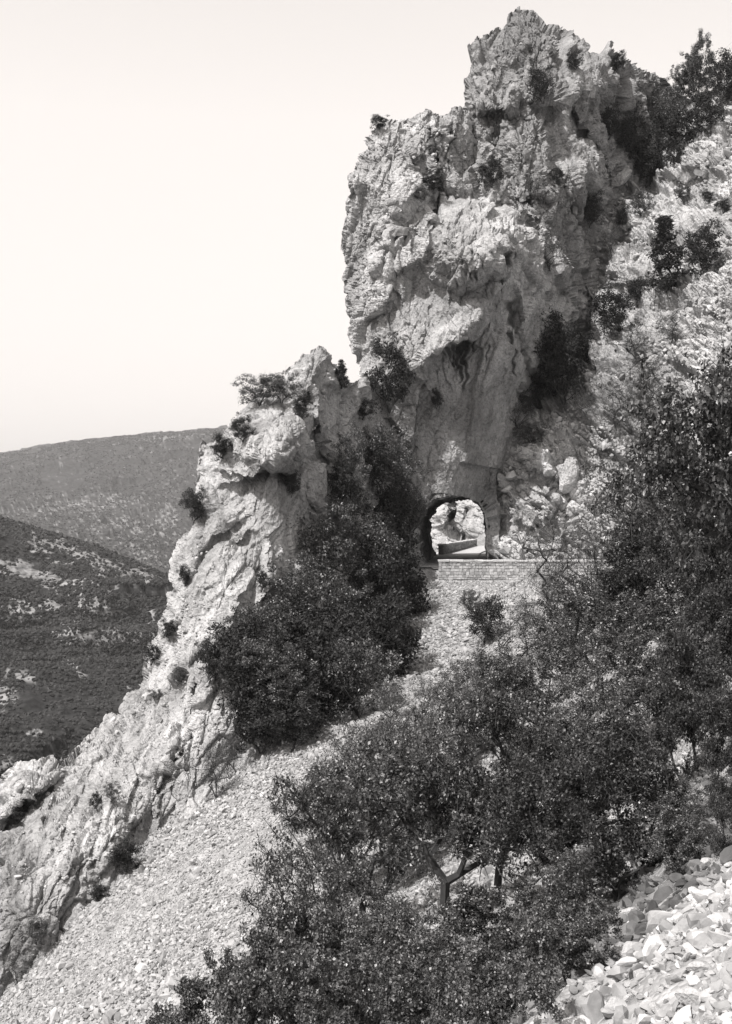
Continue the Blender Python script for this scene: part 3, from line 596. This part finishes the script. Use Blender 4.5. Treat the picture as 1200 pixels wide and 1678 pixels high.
# pale outcrops showing between the trees
def outcrop(px, py, w, h, Y, label, seed):
    rr = np.random.RandomState(seed); p = P(px, py, Y); v, f = subdiv(IV3, IF3); v = v.copy()
    v = chip(v, rr, 22); f1, _ = facet(v*3+seed*3, seed); v = v*(1+0.18*f1)[:,None]+0.03*np.stack([fbm(v*6+seed, 3, i) for i in range(3)], -1)
    v = v*np.array([w/F*Y/2, w/F*Y/2.2, h/F*Y/1.7]); o = link('rock_outcrop', mesh_np('rock_outcrop', v, f, M_bright, False, {'stain': v[:,0]*0})); o.location = tuple(p); tag(o, label, 'rock'); return o
outcrop(1110,1058,105,105,52,'pale upright limestone outcrop showing between the trees at the right',3)
outcrop(1090,1330,110,60,23,'low sunlit rock outcrop in the small clearing left of the right edge',4)
o = outcrop(1022,292,62,30,zat(1022,300)-1.6,'big tilted pale slab leaning at the foot of the upper sunlit hillside',8); o.rotation_euler = (0, math.radians(-48), 0)

# broken rock lying on and sticking out of the crags
M_chip = stonemat('broken_limestone', 0.17, 0.44, 2.0)
def chips(name, poly, n, lo, hi, label, seed, mat=None):
    rr = np.random.RandomState(seed); a = np.array(poly); x = rr.uniform(a[:,0].min(), a[:,0].max(), n*2); y = rr.uniform(a[:,1].min(), a[:,1].max(), n*2)
    k = inpoly(x, y, poly) & (fbm(np.stack([x, y, 0*x], -1)/45, 3, seed) > -0.12); x, y = x[k][:n], y[k][:n]
    Y = np.array([zat(u, v, 1) for u, v in zip(x, y)]); s_ = np.clip(rr.lognormal(math.log(lo), 0.55, len(x)), lo*.5, hi)/F*Y
    return scatter(name, P(x, y, Y+0.15*s_), s_, mat or M_chip, label, LP, IF, seed)
chips('hillside_rubble', [(818,912),(816,790),(830,745),(900,680),(965,580),(962,400),(1050,265),(1130,180),(1230,120),(1230,600),(1080,700),(1060,912)], 4200, 2.4, 16, 'broken pale rock covering the sunlit hillside right of the tunnel', 5)
chips('ridge_rubble', [(0,1290),(90,1245),(215,1160),(290,980),(350,760),(400,670),(520,585),(590,620),(560,720),(470,700),(400,760),(340,860),(420,930),(330,1100),(330,1250),(200,1430),(60,1560),(0,1500)], 3500, 1.8, 10, 'loose broken rock lodged on the ledges of the ridge', 6)
chips('cliff_rubble', [(600,240),(700,190),(800,300),(900,380),(940,450),(880,430),(780,400),(700,430),(640,470),(600,560),(575,400)], 1300, 1.8, 8, 'broken rock crusting the upper ledges of the main cliff', 7)
chips('peak_rubble', [(770,120),(870,40),(950,100),(1080,140),(1000,300),(900,420),(820,330),(770,200)], 900, 2.0, 12, 'broken rock crusting the upper peak', 8, stonemat('weathered_chips', 0.12, 0.30, 2.0))

# ---------------------------------------------------------------- trees and shrubs
def tubes(segs, sides=5):
    V = []; Fc = []
    for a, b, ra, rb in segs:
        a = np.array(a); b = np.array(b); d = b-a; L = np.linalg.norm(d)
        if L < 1e-5: continue
        d /= L; u = np.cross(d, [0, 0, 1]) if abs(d[2]) < .9 else np.cross(d, [1, 0, 0]); u /= np.linalg.norm(u); w = np.cross(d, u); n = len(V)
        for c, rr in ((a-d*ra*0.3, ra), (b+d*rb*0.3, rb)):
            for k in range(sides):
                t = 2*math.pi*k/sides; V.append(c+(u*math.cos(t)+w*math.sin(t))*rr)
        for k in range(sides): Fc.append([n+k, n+(k+1) % sides, n+sides+(k+1) % sides, n+sides+k])
    return np.array(V), np.array(Fc)
def leaves(c, r, n, size, rr, up=0.5, aspect=0.55):
    """n leaf quads around each clump centre"""
    c = np.repeat(c, n, 0); r = np.repeat(r, n); m = len(c)
    d = rr.normal(size=(m, 3)); d /= np.linalg.norm(d, axis=1)[:,None]; pos = c+d*(r*rr.uniform(0.15, 1, m)**0.6)[:,None]*np.array([1, 1, .75])
    nr = rr.normal(size=(m, 3)); nr[:,2] += up*2; nr /= np.linalg.norm(nr, axis=1)[:,None]
    t = np.cross(nr, rr.normal(size=(m, 3))); t /= np.linalg.norm(t, axis=1)[:,None]; b = np.cross(nr, t); s = size*rr.uniform(.6, 1.35, m)
    l = t*(s*.5)[:,None]; w = b*(s*.5*aspect)[:,None]; k = nr*(s*.12)[:,None]
    V = np.stack([pos-l, pos-w+k, pos+l, pos+w+k], 1).reshape(-1, 3); return V, np.arange(m*4).reshape(-1, 4)
def make_plant(name, seed, H=1.0, W=1.0, crown_lo=0.25, nclump=60, nleaf=60, leaf=0.03, cr=0.10, shape='round', trunk_r=0.03, mat=None, lean=0.1, stems=1, leafprob=1.0, sides=5, flat=1.0, aspect=.55, ntw=4, nsub=0):
    """unit plant: height H, crown width W; base at origin; returns (trunk mesh, crown mesh)"""
    rr = np.random.RandomState(seed); C = []; sub = []
    while len(sub) < nsub:
        p = rr.uniform(-1, 1, 3)
        if 0.45 < np.linalg.norm(p) < 0.95 and all(np.linalg.norm(p-q) > 0.38 for q in sub): sub.append(p)
        elif rr.uniform() < .004: nsub = max(len(sub), 6)
    while len(C) < nclump:
        p = (sub[rr.randint(len(sub))]+rr.normal(size=3)*0.17) if nsub else rr.uniform(-1, 1, 3); rad = np.linalg.norm(p)
        if shape == 'cone':
            h = rr.uniform(0, 1); q = rr.normal(size=2); q /= np.linalg.norm(q); R0 = (1-h)**0.8*rr.uniform(.3, 1)+0.05; C.append([q[0]*R0*W/2, q[1]*R0*W/2, H*(crown_lo+h*(1-crown_lo))]); continue
        if rad > 1.12 or (rad < 0.35 and not nsub): continue
        lump = 0.75+0.35*math.sin(p[0]*4+seed)*math.cos(p[1]*3.1+seed*2)+0.1*rr.normal()
        p = p*min(max(lump, .5), 1.08); zc = (crown_lo+1)/2*H; C.append([p[0]*W/2, p[1]*W/2, zc+p[2]*(1-crown_lo)/2*H*flat])
    C = np.array(C)
    nodes = []; par = []
    for s in range(stems):
        a = rr.uniform(0, 6.28); prev = -1; top = H*(crown_lo+0.25) ; ln = lean*(1 if stems == 1 else 3)
        for k in range(6):
            t = k/5; nodes.append(np.array([math.cos(a)*ln*H*t*t+rr.normal()*0.012*H+(0.02*s if stems > 1 else 0), math.sin(a)*ln*H*t*t+rr.normal()*0.012*H, top*t])); par.append(prev); prev = len(nodes)-1
    base = np.array([0, 0, H*crown_lo*0.8]); tips = []
    for i in np.argsort(np.linalg.norm(C-base, axis=1)):
        c = C[i]; A = np.array(nodes); d = np.linalg.norm(A-c, axis=1)+0.35*np.clip(A[:,2]-c[2], 0, None)+0.0; d[:1] += 1
        j = int(np.argmin(d)); a = nodes[j]; L = np.linalg.norm(c-a); m = max(1, int(L/(0.09*H))); prev = j
        for k in range(1, m+1):
            t = k/m; nodes.append(a+(c-a)*t+np.array([0, 0, -0.10*L*math.sin(t*3.14)])+rr.normal(size=3)*0.012*H*(k < m)); par.append(prev); prev = len(nodes)-1
        tips.append(prev)
    n = len(nodes); wgt = np.zeros(n)
    for t in tips: wgt[t] += 1
    for i in range(n-1, -1, -1):
        if par[i] >= 0: wgt[par[i]] += wgt[i]
    rad = trunk_r*np.sqrt(np.clip(wgt, 1, None)/max(wgt.max(), 1))*H; rad = np.clip(rad, trunk_r*H*.10, None)
    segs = [(nodes[par[i]], nodes[i], max(rad[par[i]]*0.9, rad[i]) if rad[par[i]] < 2.2*rad[i] else rad[i]*1.3, rad[i]) for i in range(n) if par[i] >= 0]
    tw = []
    for t in tips:
        for k in range(ntw):
            e = nodes[t]+rr.normal(size=3)*cr*.85; tw.append((nodes[t], e, max(trunk_r*H*.10, .0012), max(trunk_r*H*.05, .0008)))
    V1, F1 = tubes(segs+[], sides); V2, F2 = tubes(tw, 3)
    # quads only in both: 3-sided tubes also give quads
    V = np.concatenate([V1, V2]); Fc = np.concatenate([F1, F2+len(V1)])
    keep = rr.uniform(size=len(C)) < leafprob
    LV, LF = leaves(C[keep], cr*rr.uniform(.7, 1.25, keep.sum()), nleaf, leaf, rr, aspect=aspect)
    return mesh_np('trunk', V, Fc, M_bark), mesh_np('crown', LV, LF, mat or M_leaf)
KIT = {}
def kit(key, count, **kw): KIT[key] = [make_plant(key, 100+len(KIT)*20+i, **kw) for i in range(count)]
kit('oak', 5, nclump=250, nleaf=80, leaf=0.0175, aspect=.75, cr=0.055, ntw=6, nsub=16, crown_lo=0.06, trunk_r=0.016, lean=0.12, stems=2, W=1.0)
kit('openoak', 4, nclump=190, nleaf=62, leaf=0.0165, aspect=.75, cr=0.050, ntw=6, nsub=14, crown_lo=0.20, trunk_r=0.022, lean=0.18, stems=1, W=1.08, flat=.9)
kit('near', 4, nclump=200, nleaf=70, leaf=0.024, aspect=.75, cr=0.060, ntw=6, nsub=18, crown_lo=0.02, trunk_r=0.009, lean=0.1, stems=5, W=1.1)
kit('tallopen', 2, nclump=230, nleaf=55, leaf=0.0155, aspect=.8, cr=0.042, nsub=14, crown_lo=0.33, trunk_r=0.017, lean=0.2, stems=1, W=0.72)
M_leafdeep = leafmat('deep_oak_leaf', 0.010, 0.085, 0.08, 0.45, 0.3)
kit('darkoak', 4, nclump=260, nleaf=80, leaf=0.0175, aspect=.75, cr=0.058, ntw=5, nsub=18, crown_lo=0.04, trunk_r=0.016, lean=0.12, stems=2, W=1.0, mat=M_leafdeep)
kit('paleoak', 3, nclump=200, nleaf=55, leaf=0.017, aspect=.75, cr=0.062, ntw=6, crown_lo=0.1, trunk_r=0.018, lean=0.12, stems=3, W=1.0, mat=M_leafpale)
kit('bush', 5, nclump=70, nleaf=70, leaf=0.042, cr=0.13, crown_lo=0.0, trunk_r=0.018, stems=4, mat=M_leafdark, W=1.0)
kit('scrub', 4, nclump=90, nleaf=65, leaf=0.034, cr=0.10, crown_lo=0.05, trunk_r=0.015, stems=4, W=1.1)
kit('pale', 4, nclump=100, nleaf=20, ntw=8, leaf=0.026, cr=0.12, crown_lo=0.08, trunk_r=0.014, stems=6, W=1.1, mat=M_leafpale, aspect=.35)
kit('cone', 2, nclump=80, nleaf=60, leaf=0.035, cr=0.085, crown_lo=0.04, shape='cone', trunk_r=0.03, W=0.55, mat=M_leafdark)
NAMES = {'darkoak': ('scrub_oak', 'tree'), 'tallopen': ('oak_tree', 'tree'), 'paleoak': ('scrub_oak', 'tree'), 'oak': ('scrub_oak', 'tree'), 'openoak': ('oak_tree', 'tree'), 'near': ('leafy_shrub', 'shrub'), 'bush': ('dark_bush', 'bush'), 'scrub': ('shrub', 'shrub'), 'pale': ('twiggy_shrub', 'shrub'), 'cone': ('juniper', 'conifer')}
rv = random.Random(3)
def plant(kind, px, pyb, hpx, wpx, label, Y=None, group=None, sink=0.06):
    """plant whose foot is at (px, pyb) in the photo, hpx tall and wpx wide there"""
    if Y is None:
        Y = zat(px, pyb-hpx*0.25)
        Y = min(Y, zat(px, pyb))-0.22*wpx/F*Y
    p = P(px, pyb, Y); H = hpx/F*Y; Wd = wpx/F*Y
    base = KIT[kind][rv.randrange(len(KIT[kind]))]; w0 = {'darkoak': 1.0, 'tallopen': .72, 'paleoak': 1.0, 'oak': 1.0, 'openoak': 1.08, 'near': 1.1, 'bush': 1.0, 'scrub': 1.1, 'pale': 1.1, 'cone': .55}[kind]
    nm, cat = NAMES[kind]
    e = bpy.data.objects.new(nm, None); COL.objects.link(e); e.location = (p[0], p[1]-0.0, p[2]-H*sink); e.rotation_euler = (rv.uniform(-.06,.06), rv.uniform(-.06,.06), rv.uniform(0, 6.28))
    s = max(Wd/w0, H/1.45); e.scale = (s, s, H); tag(e, label, cat, group)
    t = link('trunk', base[0], e); c = link('crown', base[1], e); return e
# ---- crags
for a in [
 ('bush',622,210,24,34,'small dark bush on the left shoulder of the main cliff against the sky'),
 ('bush',888,165,68,52,'dark bush clinging high on the face of the upper peak'),
 ('bush',942,112,32,34,'small dark bush on the right ridge of the upper peak, left of the skyline bush'),
 ('bush',1012,115,34,36,'small bush on the skyline right of the upper peak'),
 ('scrub',1085,215,80,90,'grey shrub at the top of the gully between peak and right hillside'),
 ('bush',1050,262,90,80,'dark bush filling the middle of the gully below the right skyline'),
 ('bush',1105,262,110,90,'large dark bush on the right side of the gully under the skyline tree'),
 ('bush',1025,245,60,50,'dark bush low at the left edge of the gully below the skyline'),
 ('oak',1150,165,120,75,'tallest tree on the right skyline near the top right corner'),
 ('oak',1118,180,95,60,'second skyline tree, just left of the tallest at the top right'),
 ('bush',1192,170,100,45,'dark bush cut by the right edge near the top corner'),
 ('bush',808,305,52,46,'dark bush in the recess between the left buttress and the upper peak'),
 ('bush',710,310,30,46,'flat dark bush on the ledge in the upper left buttress'),
 ('bush',915,302,30,34,'small dark bush at the foot of the upper peak face'),
 ('bush',967,370,66,48,'dark bush at the left foot of the sunlit hillside'),
 ('bush',1020,366,36,32,'small dark bush between the left foot bush and the tilted pale slab'),
 ('scrub',1050,352,52,50,'grey green shrub just right of the tilted pale slab'),
 ('cone',1095,470,120,80,'dark conical juniper on the upper right hillside'),
 ('bush',1150,448,90,80,'broad dark bush right of the conical juniper'),
 ('bush',1185,350,28,30,'small dark bush on bright rock at the right edge, upper hillside'),
 ('bush',1160,330,22,24,'tiny dark bush left of the one at the right edge'),
 ('bush',1008,545,88,84,'dark rounded bush halfway up the gully behind the cliff'),
 ('bush',1045,500,50,60,'dark bush above and right of the rounded gully bush'),
 ('bush',895,600,110,84,'large dark bush in the shaded gully just right of the cliff, upper'),
 ('bush',920,655,120,90,'large dark bush in the shaded gully just right of the cliff, middle'),
 ('bush',890,650,80,70,'dark bush at the foot of the gully right of the cliff'),
 ('bush',950,600,80,70,'dark bush at the right side of the shaded gully'),
 ('bush',862,675,38,36,'small dark bush on the cliff edge right of the smooth face'),
 ('bush',640,668,125,72,'tall dark bush at the left foot of the main cliff'),
 ('bush',596,686,38,42,'small round dark bush left of the tall bush at the cliff foot'),
 ('cone',560,634,46,30,'little dark conical juniper on the skyline notch between ridge and cliff'),
 ('bush',716,668,34,24,'tiny dark bush under the overhang staining of the cliff'),
 ('scrub',425,662,58,85,'bushy shrub on top of the ridge knob, left half'),
 ('scrub',462,657,56,75,'bushy shrub on top of the ridge knob, right half'),
 ('bush',495,684,50,38,'dark bush right behind the ridge knob'),
 ('bush',398,722,46,44,'dark bush on the left shoulder of the ridge knob, upper'),
 ('bush',364,752,46,42,'dark bush on the left shoulder of the ridge knob, lower'),
 ('bush',478,812,50,36,'dark bush tucked under the overhang of the ridge knob'),
 ('bush',318,856,64,46,'dark bush hanging out over the gorge from the ridge'),
 ('bush',304,958,36,28,'small dark bush on the gorge side of the ridge, above the two lower ones'),
 ('bush',277,1047,36,32,'small round dark bush on the ridge edge over the gorge, middle'),
 ('bush',250,1088,36,36,'small dark bush on the ridge edge over the gorge, lowest'),
 ('bush',430,968,36,28,'small dark bush alone on the ridge face'),
 ('bush',345,1115,80,46,'dark bush in a crack on the lower right of the ridge face'),
 ('bush',158,1327,32,28,'small dark bush low on the ridge face, the left of two'),
 ('scrub',184,1312,38,32,'small dark bush low on the ridge face, the right of two'),
 ('bush',28,1345,30,50,'dark bush in the cleft at the left end of the ridge'),
 ('bush',205,1425,62,64,'dark bush where the ridge foot meets the scree'),
 ('bush',163,1476,32,36,'small dark bush at the ridge foot below the larger one'),
 ('scrub',60,1545,50,50,'dark shrub in the shaded foot of the ridge at lower left'),
 ('pale',30,1610,50,60,'grey shrub at the ridge foot near the bottom left corner'),
 ('pale',352,1312,110,95,'thin grey shrub at the ridge foot beside the scree'),
 ('pale',385,1265,70,60,'thin grey shrub at the upper end of the scree'),
 ('scrub',200,1568,56,48,'small sparse shrub standing on the scree, upper left of two'),
 ('scrub',240,1600,44,44,'small sparse shrub standing on the scree, lower right of two'),
 ('bush',795,1050,80,80,'dark round shrub on the rubble slope below the parapet'),
 ('scrub',770,1000,40,40,'small shrub above the dark round one below the parapet'),
 ('pale',1010,700,90,80,'thin pale shrub on the hillside above the road, left'),
 ('pale',1060,660,90,80,'thin pale shrub on the hillside above the road, middle'),
 ('pale',1040,590,70,80,'thin pale shrub on the hillside above the road, highest'),
 ('pale',960,680,45,50,'small pale shrub at the foot of the gully on the hillside'),
 ('scrub',870,725,40,60,'small shrub at the top of the lit rock right of the tunnel'),
 ('pale',1000,420,50,50,'thin pale shrub on the upper hillside left of the conical juniper'),
 ('pale',1100,560,60,70,'thin pale shrub on the hillside below the broad dark bush'),
 ('scrub',1120,330,34,44,'low shrub on the bright upper hillside above the juniper'),
 ('pale',850,700,50,60,'thin shrub in the corner between smooth cliff and lit rock'),
 ('pale',900,440,60,60,'thin shrub on the shoulder right of the cliff knob'),
 ('pale',880,330,60,60,'thin shrub on the slope of the upper peak'),
 ('scrub',690,330,30,40,'low shrub on the ledge left of the cliff knob'),
 ('bush',1000,225,60,50,'dark bush at the upper left of the gully, against the peak'),
 ('bush',1065,300,60,70,'dark bush at the bottom of the gully above the tilted slab'),
 ('bush',1160,215,80,70,'dark bush beneath the tallest skyline tree'),
 ('scrub',292,1122,36,34,'small dark plant on the ridge face near its gorge edge'),
 ('scrub',255,1150,24,26,'tiny plant in a crack low on the ridge edge'),
 ('pale',640,1010,0,0,'')]:
    if a[3]: plant(*a)
# ---- thicket left of the rubble gully
TH = [(625,800,95,55,'scrub','top, under the smooth rock'),(560,845,85,50,'bush','upper left, against the ridge'),(672,880,80,36,'scrub','hugging the tunnel rock'),(490,1120,120,100,'bush','left of the middle'),(560,1140,120,100,'bush','centre of the lower part'),(620,1050,120,90,'bush','centre right'),(645,970,100,65,'bush','right below the tunnel, inner'),(395,1100,80,70,'bush','far left by the crack'),(430,1190,110,90,'bush','lower left, inner'),(575,775,65,45,'scrub','highest, against the rock'),(610,800,75,50,'bush','upper row, left'),(655,825,85,50,'scrub','upper row, right beside the tunnel'),(580,860,80,55,'scrub','second row, left'),(630,885,90,60,'bush','second row, middle'),(655,930,90,48,'bush','second row, right at the tunnel mouth'),
 (530,960,110,90,'scrub','third row, left'),(590,980,120,100,'scrub','third row, middle'),(650,1010,120,90,'bush','third row, right beside the pale gully'),(470,1020,90,80,'scrub','beside the ridge face, upper'),(430,1080,90,80,'scrub','beside the ridge face, middle'),(510,1070,120,100,'scrub','fourth row, middle'),
 (575,1090,130,110,'oak','fourth row, right'),(640,1110,120,90,'bush','fourth row, far right at the gully'),(400,1160,110,90,'bush','beside the ridge face, lower'),(455,1180,130,110,'oak','lowest row, left'),(520,1190,130,110,'bush','lowest row, middle'),(585,1170,110,100,'scrub','lowest row, right'),(425,1228,90,80,'bush','lowest, above the scree'),(480,1225,80,80,'bush','lowest edge above the scree top'),(610,940,80,70,'pale','pale one in the middle'),(545,900,80,70,'pale','pale one near the ridge')]
for px, py, h, w, k, where in TH:
    plant(k, px, py, h*1.3, w*1.5, 'dark thicket shrub left of the rubble gully, '+where)
# ---- low scrub on the talus between thicket and foreground trees
for i, (px, py, h, w, k, where) in enumerate([(640,1180,70,80,'pale','below the thicket corner'),(700,1160,60,70,'pale','in the gully bottom'),(560,1250,60,80,'pale','at the scree top'),(620,1240,70,80,'scrub','at the scree top, right'),(690,1230,80,90,'pale','left of the tall oaks'),(860,1030,60,70,'pale','under the parapet, right'),(900,990,60,60,'pale','close under the parapet, far right')]):
    plant(k, px, py, h, w, 'low thin shrub on the stony slope '+where)
# ---- foreground trees
FG = [
 ('openoak',738,1540,400,400,26,'big oak with dark forked trunk and long bare side branches, lower centre'),
 ('openoak',812,1500,430,330,30,'tall slender oak right of the big forked oak'),
 ('openoak',590,1480,300,250,30,'light oak leaning over the scree, leftmost of the tall oaks'),
 ('paleoak',620,1420,250,260,36,'oak behind the light leaning oak, with paler leaves'),
 ('openoak',990,1180,260,300,46,'oak with a thick low trunk spreading flat below the road'),
 ('tallopen',1165,900,430,270,34,'tall open oak at the right edge with bare upper twigs'),
 ('openoak',1072,915,240,210,50,'oak with dark forked trunk above the road end'),
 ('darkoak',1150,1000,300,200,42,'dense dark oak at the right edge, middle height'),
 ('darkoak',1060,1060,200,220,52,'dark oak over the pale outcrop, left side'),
 ('pale',935,1010,180,160,62,'thin twiggy bare tree hiding the end of the parapet'),
 ('paleoak',900,1160,190,190,50,'dark oak below the parapet, left of the flat spreading oak'),
 ('oak',850,1230,200,200,44,'dark oak in the middle of the lower right thicket'),
 ('paleoak',760,1250,160,170,46,'leafy oak where the rubble gully runs into the thicket'),
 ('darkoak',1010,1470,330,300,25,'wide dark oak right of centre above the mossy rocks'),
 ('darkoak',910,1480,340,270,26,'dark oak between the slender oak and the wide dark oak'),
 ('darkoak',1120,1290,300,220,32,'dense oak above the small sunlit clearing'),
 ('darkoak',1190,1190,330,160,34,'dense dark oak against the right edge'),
 ('paleoak',1010,1300,230,240,36,'dark oak behind the wide dark oak'),
 ('paleoak',700,1330,190,200,38,'leafy oak behind the fork of the big oak'),
 ('darkoak',1195,1400,140,110,19,'low dark oak scrub at the right edge above the rubble heap'),
 ('near',1110,1420,110,130,20,'dark low shrub behind the fallen branch'),
 ('near',390,1705,170,190,24,'leafy shrub at the bottom left of the thicket, beside the scree'),
 ('near',450,1620,110,210,26,'leafy shrub bordering the scree, above the bottom left one'),
 ('near',540,1700,220,240,21,'leafy shrub on the bottom edge, second from the scree'),
 ('near',640,1640,120,230,22,'leafy shrub under the long bare branch of the big oak'),
 ('near',690,1740,250,260,18,'leafy shrub on the bottom edge below the big oak'),
 ('near',800,1650,210,230,20,'leafy shrub at the foot of the slender oak'),
 ('near',850,1740,240,230,17,'leafy shrub on the bottom edge left of the rubble heap'),
 ('near',880,1580,170,190,21,'leafy shrub in the shade left of the mossy rocks'),
 ('near',960,1500,120,170,23,'low shrub below the wide dark oak'),
 ('near',330,1740,150,170,27,'low leafy shrub farthest left on the bottom edge'),
 ('paleoak',560,1370,170,180,38,'oak at the upper left edge of the lower thicket, above the scree'),
 ('paleoak',630,1300,140,180,44,'small oak at the top left corner of the lower thicket'),
 ('darkoak',930,1380,240,230,30,'oak between the slender oak and the wide dark oak, behind both'),
 ('oak',1090,1210,210,240,38,'dark oak just below the pale outcrop'),
 ('darkoak',1180,1080,260,170,40,'dark oak at the right edge beside the pale outcrop'),
 ('oak',990,1060,170,210,56,'small oak left of the pale outcrop, above the flat spreading oak'),
 ('paleoak',780,1180,120,150,56,'small leafy oak at the lower end of the rubble gully'),
 ('openoak',1100,1400,150,190,21,'dark oak overhanging the fallen branch'),
 ('darkoak',1195,1300,190,110,21,'dark oak at the right edge beside the sunlit clearing'),
 ('near',590,1630,110,230,23,'leafy shrub second row, left of the bare branch foot'),
 ('near',520,1625,100,190,25,'leafy shrub second row, near the scree edge'),
 ('near',940,1610,170,200,18,'leafy shrub against the mossy rocks, near the bottom'),
 ('paleoak',515,1510,150,190,28,'pale leafed oak on the scree edge between the light oak and the bottom shrubs'),
 ('paleoak',640,1570,150,220,24,'pale leafed oak in front of the scree gap left of the forked trunk'),
 ('near',455,1600,130,170,27,'leafy shrub on the scree edge below the pale leafed oak'),
 ('near',760,1720,220,240,18,'leafy shrub on the bottom edge, right of centre'),
 ('near',580,1760,220,240,19,'leafy shrub cut by the bottom edge, left of centre'),
]
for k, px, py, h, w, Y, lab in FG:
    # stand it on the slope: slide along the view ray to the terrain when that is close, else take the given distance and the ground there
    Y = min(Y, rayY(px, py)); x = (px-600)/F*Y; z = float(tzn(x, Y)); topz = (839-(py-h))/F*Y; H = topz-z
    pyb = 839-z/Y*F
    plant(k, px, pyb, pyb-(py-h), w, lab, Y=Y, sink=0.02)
# fallen branch
V_, F_ = tubes([((-.75,0,0),(-.35,.03,.07),.018,.025),((-.35,.03,.07),(.1,0,.13),.025,.022),((.1,0,.13),(.55,.05,.3),.022,.014),((.1,0,.13),(.25,.1,.35),.012,.006),((-.35,.03,.07),(-.3,.1,.25),.012,.006)], 7)
fb = link('fallen_branch', mesh_np('fallen_branch', V_, F_, M_coping)); fb.location = tuple(P(1055,1395,19)); tag(fb, 'pale dead branch lying across the gap under the trees at lower right', 'branch')
# maquis on the far slopes
def hillscrub(name, p, n, s0, s1, label, seed, ymax, bn):
    rr = np.random.RandomState(seed); px = p[:,0]/p[:,1]*F+600; ok = np.nonzero((px > -150) & (px < 520) & (p[:,1] < ymax))[0]
    i = rr.choice(ok, n); q = p[i]+rr.normal(size=(n, 3))*np.array([1, 1, .1])*p[i,1:2]*0.0015
    m = (fbm(q/(q[:,1:2]*0.03), 4, seed) > -0.28) & (BAND[bn][i] < rr.uniform(.3, 1.3, n)); q = q[m]; s = rr.uniform(s0, s1, len(q))*q[:,1]/500
    BP = []
    for k in range(8): v = IV*(1+0.3*rr.normal(size=(12,1)))*np.array([1,1,.8]); BP.append(v)
    return scatter(name, q, s, M_scrub, label, BP, IF, seed)
M_scrub = stonemat('far_foliage', 0.012, 0.045, 1.0)
hillscrub('hill_scrub', mid, 70000, 0.3, 0.95, 'dark scrub covering the hillside across the gorge', 71, 800, 'mid_hill')
hillscrub('slope_scrub', mid, 60000, 0.3, 0.9, 'dark scrub on the nearer lower slope across the gorge', 73, 545, 'mid_hill')
hillscrub('plateau_scrub', far, 50000, 0.15, 0.45, 'scrub covering the long plateau on the horizon', 72, 3100, 'far_hill')
# ---------------------------------------------------------------- haze
hv = np.array([[x, y, z] for z in (-336, 420) for x, y in ((-5500,-60),(5500,-60),(5500,7200),(-5500,7200))], float)
hm = bpy.data.materials.new('haze'); hm.use_nodes = True; hn = hm.node_tree; hn.nodes.clear(); ho = hn.nodes.new('ShaderNodeOutputMaterial'); pv = hn.nodes.new('ShaderNodeVolumePrincipled')
pv.inputs['Color'].default_value = (0.9, 0.9, 0.9, 1); pv.inputs['Density'].default_value = 0.00010; pv.inputs['Anisotropy'].default_value = 0.2
hn.links.new(pv.outputs[0], ho.inputs['Volume'])
hz = link('haze', mesh_np('haze', hv, np.array([[0,3,2,1],[4,5,6,7],[0,1,5,4],[1,2,6,5],[2,3,7,6],[3,0,4,7]]), hm)); tag(hz, 'thin summer haze in the air', kind='stuff')
